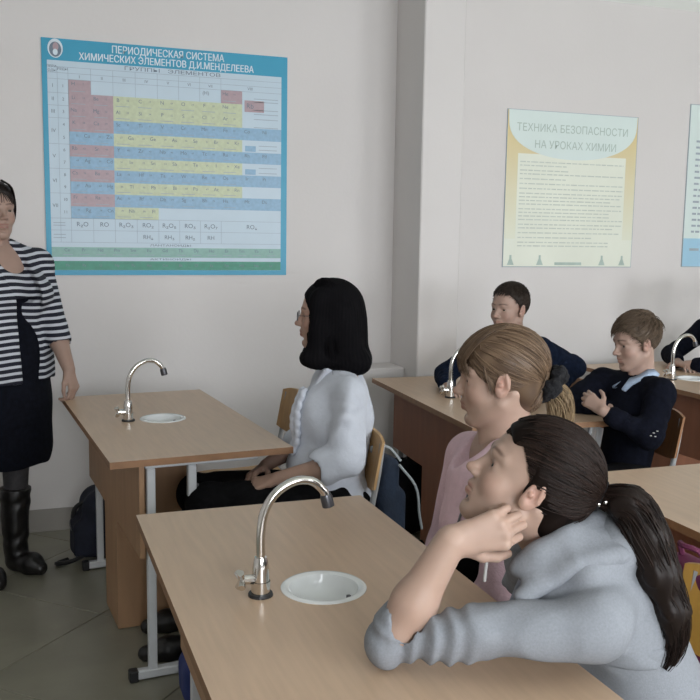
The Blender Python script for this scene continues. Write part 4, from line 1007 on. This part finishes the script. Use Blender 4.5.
# ---- girl in the white blouse
def girl_white():
    p = Person((.97, 2.90, 0), label='girl in white blouse with black shoulder-length hair and glasses, hands in her lap', cat='person')
    M = headM((.979, 2.931, 1.180), (-.935, .355, .0), Z3, .98); N = (1.015, 2.91, 1.01)
    p.skin(*tr(head_mesh(M, N, h=.0025), M)); eyes(M, p.root)
    F = Field(.003); torso(F, (1.0, 2.89, .55), (1.02, 2.91, 1.0), (1.0, 2.81, .92), (1.03, 3.01, .92), (-.97, .2, 0), w=.72, d=.7)
    arm_skin(F, (.965, 2.705, .725), (.775, 2.815, .665), re=.036, rw=.022); hand(F, (.775, 2.815, .665), (-.85, .42, -.32), (-.1, -.4, .9), +1, s=.88, curl=(25, 30, 20))
    arm_skin(F, (.98, 3.10, .725), (.78, 2.99, .665), re=.036, rw=.022); hand(F, (.78, 2.99, .665), (-.80, -.55, -.25), (-.2, .3, .9), -1, s=.88, curl=(25, 30, 20))
    p.skin(*F.mesh(1)); p.finish('skin_warm')
    sL, sR = (1.0, 2.762, .935), (1.03, 3.055, .935)
    F = Field(.0055); torso(F, (.995, 2.89, .555), (1.02, 2.91, .985), sL, sR, (-.97, .2, 0), w=.90, d=.84)
    F.ell((.945, 2.90, .84), (.085, .12, .10), k=.05).ell((.93, 2.90, .68), (.095, .13, .08), k=.05)
    F.cap(sL, (.972, 2.705, .745), .060, .060, k=.02, wr=(.002, 3)).cap((.972, 2.705, .745), (.918, 2.735, .718), .058, .062, k=.012); F.cap(sR, (.985, 3.10, .745), .06, .058, k=.02).cap((.985, 3.10, .745), (.925, 3.07, .715), .056, .058, k=.02)
    F.ell((.985, 2.89, .575), (.15, .175, .085), k=.04)
    F.cap((.885, 2.735, .700), (.84, 2.76, .69), .050, k=.003, op='-')
    F.cap((.985, 2.925, 1.06), (1.01, 2.912, 1.0), .052, .052, k=.003, op='-'); F.ell((.905, 2.93, .985), (.055, .04, .075), k=.006, op='-')
    F.disp(folds(.010, 24, 21)); F.disp(lambda X, Y, Z: .003 * np.sin(Y * 120 + 3 * np.sin(Z * 30)) * np.clip(1 - np.abs(Y - 2.915) / .055, 0, 1) * (X < .93) * (Z > .72))
    p.part('blouse', F, 'white_blouse')
    rf = Field(.004); bv = [o for o in p.root.children if o.name.startswith('blouse')][0].data; B_ = np.empty(len(bv.vertices) * 3); bv.vertices.foreach_get('co', B_); B_ = B_.reshape(-1, 3)
    for q in range(2):
        pv = None
        for i in range(30):
            z = .945 - i * .0075; y = 2.880 + q * .026 + .006 * math.sin(i * 1.5 + q); sl = B_[(abs(B_[:, 2] - z) < .012) & (abs(B_[:, 1] - y) < .02)]
            if not len(sl): continue
            c = A3((sl[:, 0].min() - .003, y, z))
            if pv is not None: rf.cap(pv, c, .0075, k=.009)
            pv = c
    rf.cap((.955, 2.855, 1.015), (.925, 2.875, .955), .011, k=.01).cap((1.05, 2.86, 1.03), (.955, 2.855, 1.015), .014, k=.01).cap((1.05, 2.86, 1.03), (1.06, 2.95, 1.03), .014, k=.01)
    p.part('blouse_ruffle', rf, 'white_blouse')
    F = Field(.008); kL, kR = (.56, 2.90, .575), (.56, 3.07, .56)
    F.cap((.97, 2.80, .54), kL, .098, .075, k=.03).cap((.97, 2.99, .54), kR, .098, .075, k=.03).cap((.80, 2.90, .55), (.62, 2.98, .55), .08, .07, k=.04).cap((1.0, 2.81, .54), (1.0, 2.98, .54), .105, k=.03); F.disp(folds(.004, 20, 3)); p.part('skirt', F, 'black_cloth')
    F = Field(.007); F.cap(kL, (.52, 3.0, .1), .055, .036, k=.01).cap(kR, (.545, 3.24, .1), .055, .036, k=.01); p.part('tights', F, 'tights')
    shoes(p, 'boot_leather', ((.56, 3.0, 0), (.34, 3.02, 0)), ((.585, 3.24, 0), (.375, 3.235, 0)))
    # bob hair
    F = Field(.0035); F.ell(SC + A3((0, -.004, .000)), SR_ * 1.085, k=.01); F.ell((0, .10, -.045), (.078, .085, .125), k=.01, op='-')
    F.ell((0, -.065, -.02), (.082, .070, .11), k=.03); F.cap((0, -.085, -.02), (0, -.105, -.13), .060, .058, k=.03, flat=((0, 1, 0), .8))
    for s_ in (-1, 1):
        F.cap((s_ * .066, .018, .07), (s_ * .078, .014, -.03), .034, .038, k=.02, flat=((1, 0, 0), .55)); F.cap((s_ * .078, .014, -.03), (s_ * .074, .030, -.125), .040, .042, k=.02, flat=((1, 0, 0), .6))
        F.cap((s_ * .072, .062, -.132), (s_ * .075, -.09, -.148), .028, .034, k=.02); F.cap((s_ * .075, -.05, .02), (s_ * .072, -.08, -.12), .05, .05, k=.03, flat=((1, 0, 0), .6))
    F.cap((-.06, -.12, -.148), (.06, -.12, -.148), .036, k=.03)
    F.disp(lambda X, Y, Z: .0006 * np.sin(np.arctan2(X, Y + .03) * 46 + 3 * np.sin(Z * 22)))
    hp = p.part('hair', F, 'hair_black', attrs=lambda V: .4 + .4 * np.sin(np.arctan2(V[:, 0], V[:, 1] + .03) * 60), M=M)
    S = []
    for i in range(420):
        a = RNG.uniform(.42, 2 * math.pi - .42); x, y = math.sin(a), math.cos(a); f = -.150 + .006 * RNG.normal()
        S.append(spline([(x * .01, .01 + y * .01, .140), (x * .055, .0 + y * .060 - .01, .122), (x * .089, -.015 + y * .088, .05), (x * .100, -.02 + y * .095, -.05), (x * .104, -.03 + y * .100, -.12), (x * .106, -.035 + y * .108, f - .01)], 16))
    strands('hair_strands', np.array(S), 'hair_black', hp, .0013, M)
    gl = MB()
    for s_ in (-1, 1):
        gl.tube([(s_ * .034 + .021 * math.cos(t), .101 - .05 * abs(s_ * .034 + .021 * math.cos(t)) ** 1.0 * .3, .008 + .016 * math.sin(t)) for t in np.linspace(0, 6.283, 20)], .0011, 6)
        gl.tube([(s_ * .055, .096, .012), (s_ * .072, .06, .013), (s_ * .078, .0, .012)], .0012, 6)
    gl.tube([(-.013, .100, .012), (0, .104, .015), (.013, .100, .012)], .0011, 6)
    V = A3(gl.V) @ M[:3, :3].T + M[:3, 3]; mk('glasses', V, gl.F, 'lens_wire', p.root, smooth=True)
girl_white()

# ---- boys
def boy(loc, label, org, fh, N, pel, sL, sR, fb, elL, wrL, elR, wrR, hL, hR, knit, hair, comb, Lh, sc=.92, seed=1, collar=None, knees=None, gaze=(0, 1, 0), w=.84, hn=2600, c=.012, lift=.3, k0=1.01):
    p = Person(loc, label=label, cat='person'); M = headM(org, fh, Z3, sc)
    p.skin(*tr(head_mesh(M, N, female=False, h=.0026, nr=.045), M)); eyes(M, p.root, gaze)
    F = Field(.0034); _a, _b = A3(sL), A3(sR); torso(F, pel, A3(N) + (0, 0, -.02), _a * .8 + _b * .2 - (0, 0, .02), _b * .8 + _a * .2 - (0, 0, .02), fb, w=w * .8, d=.7)
    arm_skin(F, elL, wrL, re=.034, rw=.022); hand(F, wrL, hL[0], hL[1], +1, s=.86, curl=hL[2]); arm_skin(F, elR, wrR, re=.034, rw=.022); hand(F, wrR, hR[0], hR[1], -1, s=.86, curl=hR[2])
    p.skin(*F.mesh(1)); p.finish('skin_boy')
    F = Field(.006); N = A3(N); torso(F, pel, N + (0, 0, -.03), sL, sR, fb, w=w * 1.02, d=.80)
    for s_, e, q in ((sL, elL, wrL), (sR, elR, wrR)):
        s_, e, q = map(A3, (s_, e, q)); e2 = e + (q - e) * .76; F.cap(s_, e, .056, .050, k=.025, wr=(.0025, 3)).cap(e, e2, .048, .038, k=.02, wr=(.0025, 3))
    F.cap(toW(M, (0, -.02, -.08)), N + (0, 0, -.03), .050, .056, k=.004, op='-'); F.disp(folds(.0045, 24, seed)); p.part('sweater', F, knit)
    if collar:
        f = unit(fb); l = np.cross(Z3, f); n_ = N + f * .014 + A3((0, 0, .012)); V = []; Fc = []; K = 26
        for i_ in range(K + 1):
            a_ = math.radians(14) + (2 * math.pi - math.radians(28)) * i_ / K; fr = max(0, math.cos(a_)); dv = f * math.cos(a_) + l * math.sin(a_)
            ps = math.exp(-((min(a_, 2 * math.pi - a_) - .38) / .20) ** 2)
            zi = .020 - .038 * fr; V += [n_ + dv * .050 + A3((0, 0, zi - .012)), n_ + dv * .053 + A3((0, 0, zi)), n_ + dv * (.078 + .030 * ps) + A3((0, 0, zi - .024 - .030 * ps)), n_ + dv * (.074 + .030 * ps) + A3((0, 0, zi - .030 - .030 * ps))]
        for i_ in range(K):
            for q in range(4): Fc.append((i_ * 4 + q, i_ * 4 + (q + 1) % 4, i_ * 4 + 4 + (q + 1) % 4, i_ * 4 + 4 + q))
        mk('shirt_collar', V, Fc, collar, p.root, smooth=True)
    kL, kR, aL, aR, tL, tR = knees
    F = Field(.009); f = unit(fb); l = np.cross(Z3, f); P_ = A3(pel); legs(F, P_ + l * .08, P_ - l * .08, kL, kR, aL, aR, .92); F.cap(P_ + l * .07, P_ - l * .07, .10, k=.04); p.part('trousers', F, 'black_cloth')
    shoes(p, 'black_cloth', ((*A3(aL)[:2], 0), tL), ((*A3(aR)[:2], 0), tR), r=.036, h=.006)
    F = capfield(.0035, k0 + .01, c=c - .004); F.ell((0, .06, -.055), (.1, .075, .07), k=.01, op='-')
    hp = p.part('hair', F, hair, attrs=lambda V: .3 + .2 * np.sin(V[:, 0] * 300 + 20 * V[:, 1]), M=M)
    tufts(hn, Lh, comb, M, hp, hair, r=.0014, c=c, lift=lift, nape=-.05, k0=k0)
    return p, M, hp
boy((2.14, 3.57, 0), 'dark-haired boy in navy sweater at the desk by the pilaster, elbow on his chair back', (2.044, 3.557, 1.140), (-.93, -.36, -.03), (2.075, 3.555, 1.005), (2.14, 3.57, .53),
    (2.115, 3.405, .975), (2.015, 3.725, .965), (-.95, -.30, 0), (2.305, 3.425, .895), (2.20, 3.40, .80), (1.865, 3.815, .815), (1.80, 3.66, .787),
    ((-.5, .3, -.6), (.4, -.8, .3), (30, 35, 20)), ((-.2, -1, 0), (0, 0, 1), (25, 30, 20)), 'navy_knit_blue', 'hair_boydark', lambda q: A3((-.2, .9, .1 if q[1] > .02 else -.5)), lambda q: .014 + .014 * (q[2] > .09),
    sc=.93, seed=31, knees=((1.76, 3.45, .55), (1.76, 3.64, .55), (1.80, 3.44, .1), (1.80, 3.66, .1), (1.60, 3.42, 0), (1.60, 3.67, 0)), gaze=(.1, 1, .15), lift=.35, c=-.006)
boy((2.30, 2.98, 0), 'fair-haired boy in black-navy sweater with pale blue collar, arms folded on the desk', (2.287, 2.975, 1.052), (-.965, .10, -.20), (2.325, 2.975, .925), (2.25, 2.985, .50),
    (2.305, 2.835, .880), (2.255, 3.125, .880), (-.98, .05, 0), (2.225, 2.785, .725), (2.075, 2.875, .812), (2.105, 3.125, .80), (2.20, 2.995, .79),
    ((-.25, .85, .42), (-.70, -.45, .50), (26, 40, 26)), ((1, -.1, 0), (-.1, 0, .95), (40, 60, 40)), 'navy_knit', 'hair_boylight', lambda q: A3((.25, .9, .0 if q[1] > .0 else -.55)), lambda q: .020 + .030 * (q[2] > .08),
    sc=.93, seed=33, collar='collar_blue', knees=((1.93, 2.90, .55), (1.93, 3.08, .55), (1.97, 2.90, .1), (1.97, 3.09, .1), (1.76, 2.88, 0), (1.76, 3.1, 0)), gaze=(0, 1, -.1), c=.006, lift=.35, k0=1.03, w=.80)
_b2 = [o for o in COL.objects if o.name.startswith('person') and o.parent is None][-1]
em = MB()
for dx, dz, q in ((0, 0, .004), (.012, .010, .0045), (.020, -.004, .004), (.028, .016, .004)): em.lathe([(0, .002), (q, .0015), (q * .9, -.001)], (dx, 0, dz), 8)
_sw = [o for o in _b2.children if o.name.startswith('sweater')][0].data; B_ = np.empty(len(_sw.vertices) * 3); _sw.vertices.foreach_get('co', B_); B_ = B_.reshape(-1, 3)
_q = B_[(abs(B_[:, 0] - 2.205) < .012) & (abs(B_[:, 2] - .745) < .012)]; ey = _q[:, 1].min() if len(_q) else 2.74
V = A3(em.V); mk('sleeve_emblem', np.c_[V[:, 0] + 2.190, V[:, 1] + ey, V[:, 2] + .738], em.F, 'cord_white', _b2)['kind'] = 'stuff'
boy((3.72, 4.0, 0), 'pupil in dark sweater at the farthest desk, only folded arms in frame at right edge', (3.62, 3.98, 1.14), (-.97, -.1, -.05), (3.65, 3.98, 1.01), (3.72, 4.0, .53),
    (3.68, 3.81, .965), (3.66, 4.16, .965), (-.98, 0, 0), (3.47, 3.78, .815), (3.36, 3.93, .80), (3.475, 4.20, .815), (3.375, 4.02, .795),
    ((-.2, 1, 0), (0, 0, 1), (20, 25, 15)), ((-.1, -1, 0), (0, 0, 1), (20, 25, 15)), 'navy_knit', 'hair_boydark', lambda q: A3((.1, .9, -.2)), lambda q: .03,
    seed=35, knees=((3.32, 3.88, .55), (3.32, 4.10, .55), (3.36, 3.87, .1), (3.36, 4.11, .1), (3.13, 3.86, 0), (3.13, 4.12, 0)), hn=1200, w=.9)

# ---- the teacher
def teacher():
    p = Person((-.09, 4.05, 0), label='woman in striped navy and white cardigan and dark dress standing at left edge', cat='person')
    fb = unit((.70, -.714, 0)); lf = A3((.714, .70, 0)); C0 = A3((-.058, 4.075, 0))
    M = headM((-.095, 4.075, 1.530), (.40, -.915, .02), Z3, 1.0); N = (-.095, 4.09, 1.385)
    p.skin(*tr(head_mesh(M, N, h=.0028, nr=.05), M)); eyes(M, p.root, (.1, 1, 0))
    sL, sR = C0 + lf * .170 + (0, 0, 1.315), C0 - lf * .175 + (0, 0, 1.315); pel = C0 + (0, 0, .90)
    eL, wL = A3((.125, 4.06, 1.055)), A3((.178, 3.955, .885)); eR, wR = A3((-.30, 3.95, 1.05)), A3((-.29, 3.86, .83))
    F = Field(.0035); torso(F, pel, A3(N) + (0, 0, -.01), sL, sR, fb, w=.98, d=.72)
    arm_skin(F, eL, wL, re=.040, rw=.026); hand(F, wL, (.22, -.30, -.93), (.75, -.60, .1), +1, s=.95, curl=(38, 48, 30), thumb=(4, 22), splay=.5)
    arm_skin(F, eR, wR, re=.040, rw=.026); hand(F, wR, (.0, -.1, -1), (-.9, -.4, 0), -1, s=.95, curl=(15, 20, 15)); p.skin(*F.mesh(1)); p.finish('skin_teacher')
    st = lambda V: (V[:, 2] + .004 * np.sin(V[:, 0] * 25 + V[:, 1] * 19) - .10 * np.maximum(0, (V - C0)[:, :2] @ lf[:2] - .10)) / .0268
    F = Field(.006); torso(F, pel, A3(N) + (0, 0, -.03), sL, sR, fb, w=1.13, d=.72); F.half((0, 0, 1), 1.23, .004)
    F.cap(C0 + (0, 0, .92), C0 + (0, 0, .74), .175, .185, k=.05, flat=(fb, .72)).cap(C0 + (0, 0, .74), C0 + fb * .0 + (0, 0, .55), .185, .190, k=.03, flat=(fb, .75)); F.ell(C0 + fb * .045 + (0, 0, .98), (.09, .09, .13), k=.05)
    F.half((0, 0, -1), -.465, .006); F.disp(folds(.004, 18, 41, d=(0, 0, 1))); p.part('dress', F, 'dress_cloth')
    F = Field(.006); torso(F, pel, A3(N) + (0, 0, -.03), sL, sR, fb, w=1.145, d=.76); F.ell(C0 + fb * .065 + lf * .055 + (0, 0, 1.20), (.075, .075, .075), k=.03).ell(C0 + fb * .065 - lf * .055 + (0, 0, 1.20), (.075, .075, .075), k=.03)
    F.half((0, 0, -1), -1.185, .003); F.ell(C0 + fb * .10 + (-.01, -.02, 1.385), (.10, .11, .105), k=.01, op='-'); F.half((0, 0, 1), 1.345, .004); p.part('striped_top', F, 'stripe_knit', attrs=st)
    F = Field(.0055); torso(F, pel, A3(N) + (0, 0, -.02), sL, sR, fb, w=1.22, d=.82); F.cap(C0 + (0, 0, 1.0), C0 + (0, 0, .80), .185, .205, k=.04, flat=(fb, .78)); F.ell(C0 + fb * .05 + (0, 0, 1.20), (.15, .13, .10), k=.05)
    F.cap(sL, eL, .064, .056, k=.025).cap(eL, eL + (wL - eL) * .30, .056, .055, k=.012); F.cap(sR, eR, .064, .056, k=.025).cap(eR, eR + (wR - eR) * .3, .056, .055, k=.01)
    F.cap(eL + (wL - eL) * .35, wL, .046, .046, k=.002, op='-')
    F.half((0, 0, -1), -.835, .003)
    f0 = C0 + fb * .20
    sd = (unit((.18, -.98, 0)), 5.)
    F.cap((.052, 3.92, .70), (.030, 3.92, 1.20), .052, .052, k=.004, op='-', flat=sd); F.cap((.030, 3.92, 1.20), (-.05, 3.94, 1.45), .052, .085, k=.008, op='-', flat=(sd[0], 2.2))
    F.cap(toW(M, (0, -.02, -.06)), A3(N) + (0, 0, -.02), .060, .066, k=.005, op='-')
    F.disp(folds(.003, 20, 43)); p.part('cardigan', F, 'stripe_knit', attrs=st)
    F = Field(.006); kL, kR = (-.045, 4.07, .47), (-.18, 3.98, .47); aL, aR = A3((-.055, 4.05, .09)), A3((-.185, 3.93, .09))
    F.cap((-.05, 4.08, .6), kL, .065, .055, k=.01).cap(kL, aL, .056, .036, k=.01).cap((-.18, 4.0, .6), kR, .065, .055, k=.01).cap(kR, aR, .056, .036, k=.01); p.part('tights', F, 'tights')
    for a_, tp_ in ((aL, (.062, 3.935, 0)), (aR, (-.105, 3.80, 0))):
        F = Field(.0055); F.cap(a_ + (0, 0, .01), a_ + (.003, .012, .26), .050, .066, k=.02, wr=(.0025, 2)); shoe(F, (a_[0], a_[1], 0), tp_, .043)
        F.half((0, 0, 1), .365, .004); p.part('boot', F, 'boot_leather')
    F = capfield(.0035, 1.05, c=.004); hp = p.part('hair', F, 'hair_teacher', attrs=lambda V: .3 + .2 * np.sin(V[:, 0] * 300), M=M)
    pulled_back(M, hp, 'hair_teacher', (0, -.11, .0), 700, c=.004, r=.0014, k0=1.06)
    S = []
    for i in range(240):
        s_ = 1 if i % 2 else -1; b = RNG.normal() * .004
        S.append(spline([(s_ * .012, .045 + b, .136), (s_ * .045, .062 + b, .108), (s_ * .068, .040 + b, .055), (s_ * .078, .020 + b, .015), (s_ * .080, .004 + b, -.022)], 12))
    strands('side_locks', np.array(S), 'hair_teacher', hp, .0014, M)
teacher()
for r_ in [o for o in COL.objects if o.parent is None and o.name.split('.')[0] == 'person']:
    for o in r_.children:
        if o.name.split('.')[0] != 'body': o.location = tuple(-A3(r_.location))
# ------------------------------------------------------------------ bags
def bag(name, loc, label, F, m_, extra=None, cat='bag', group=None):
    root = empty(name, loc, label=label, cat=cat); V, Q = F.mesh(1); mk('body', V, Q, m_, root, smooth=True)
    if extra: extra(root)
    return root
F = Field(.006); F.rbox((0, 0, .155), (.08, .11, .15), .06, k=.03).rbox((-.075, 0, .11), (.05, .10, .09), .04, k=.03).cap((0, -.04, .27), (0, .04, .27), .05, k=.04); F.disp(folds(.007, 20, 51)); F.half((0, 0, -1), -.002, .004)
def ex(r):
    MB().tube(spline([(-.05, .0, .27), (-.10, .03, .23), (-.11, .04, .17), (-.085, .03, .13)], 12), .011, 6).build('shoulder_strap', 'black_plastic', r, smooth=True)
    MB().tube(spline([(-.06, -.08, .05), (-.13, -.10, .03), (-.19, -.06, .012), (-.14, -.02, .012)], 14), .010, 6).build('trailing_strap', 'black_plastic', r, smooth=True)
    MB().tube(spline([(-.125, -.07, .16), (-.128, 0, .17), (-.125, .07, .16)], 8), .003, 6).build('zip', 'zip_metal', r, smooth=True)
bag('backpack', (.30, 4.10, 0), 'dark backpack standing on the floor by the wall behind the far desk leg', F, 'backpack_navy', ex)
F = Field(.006); F.rbox((.0, 0, -.17), (.045, .10, .17), .04, k=.03).rbox((.04, 0, -.22), (.03, .08, .10), .028, k=.03); F.disp(folds(.006, 22, 53))
def ex2(r):
    MB().tube(spline([(-.05, -.06, .0), (-.06, -.06, .035), (.0, -.06, .03), (.045, -.065, -.02)], 14), .005, 6).build('shoulder_strap', 'strap_grey', r, smooth=True)
    MB().tube(spline([(.02, -.11, -.02), (.08, -.12, -.10), (.10, -.11, -.20), (.12, -.09, -.26)], 14), .0045, 6).build('side_strap', 'strap_grey', r, smooth=True)
    MB().tube(spline([(.01, -.125, -.30), (.06, -.13, -.345), (.13, -.11, -.35)], 10), .007, 6).build('lower_strap', 'strap_grey', r, smooth=True)
bag('backpack', (1.165, 2.87, .715), 'blue backpack with pale straps hanging on the chair back of the girl in white', F, 'backpack_blue', ex2)
F = Field(.006); F.rbox((0, 0, .09), (.13, .09, .085), .05, k=.02); F.disp(folds(.007, 20, 55)); F.half((0, 0, -1), -.002, .004)
bag('bag', (.56, 2.66, 0), 'blue bag on the floor beneath the nearest desk, at bottom left', F, 'bag_blue', lambda r: MB().tube(spline([(-.07, -.03, .16), (-.05, -.02, .22), (.05, .0, .22), (.07, .0, .16)], 12), .008, 6).build('handle', 'bag_blue', r, smooth=True))
F = Field(.006); F.rbox((0, 0, -.12), (.03, .075, .12), .028, k=.02); F.disp(folds(.004, 25, 57))
bag('bag', (1.33, 1.49, .79), 'purple cloth bag hanging beside the yellow chair behind the ponytail', F, 'bag_purple', lambda r: MB().tube(spline([(0, -.04, -.01), (-.02, -.03, .03), (-.035, .0, .035), (-.02, .03, .03), (0, .04, -.01)], 12), .006, 6).build('handle', 'bag_purple', r, smooth=True))
F = Field(.007); F.rbox((0, 0, .19), (.17, .09, .19), .06, k=.03).rbox((0, -.08, .13), (.12, .04, .10), .035, k=.02); F.disp(folds(.008, 18, 61)); F.half((0, 0, -1), -.002, .004)
bag('bag', (1.83, 4.02, 0), 'black bag standing on the floor under the desk by the pilaster', F, 'black_cloth', lambda r: MB().tube(spline([(-.06, 0, .36), (-.04, 0, .43), (.04, 0, .43), (.06, 0, .36)], 12), .009, 6).build('handle', 'black_plastic', r, smooth=True))
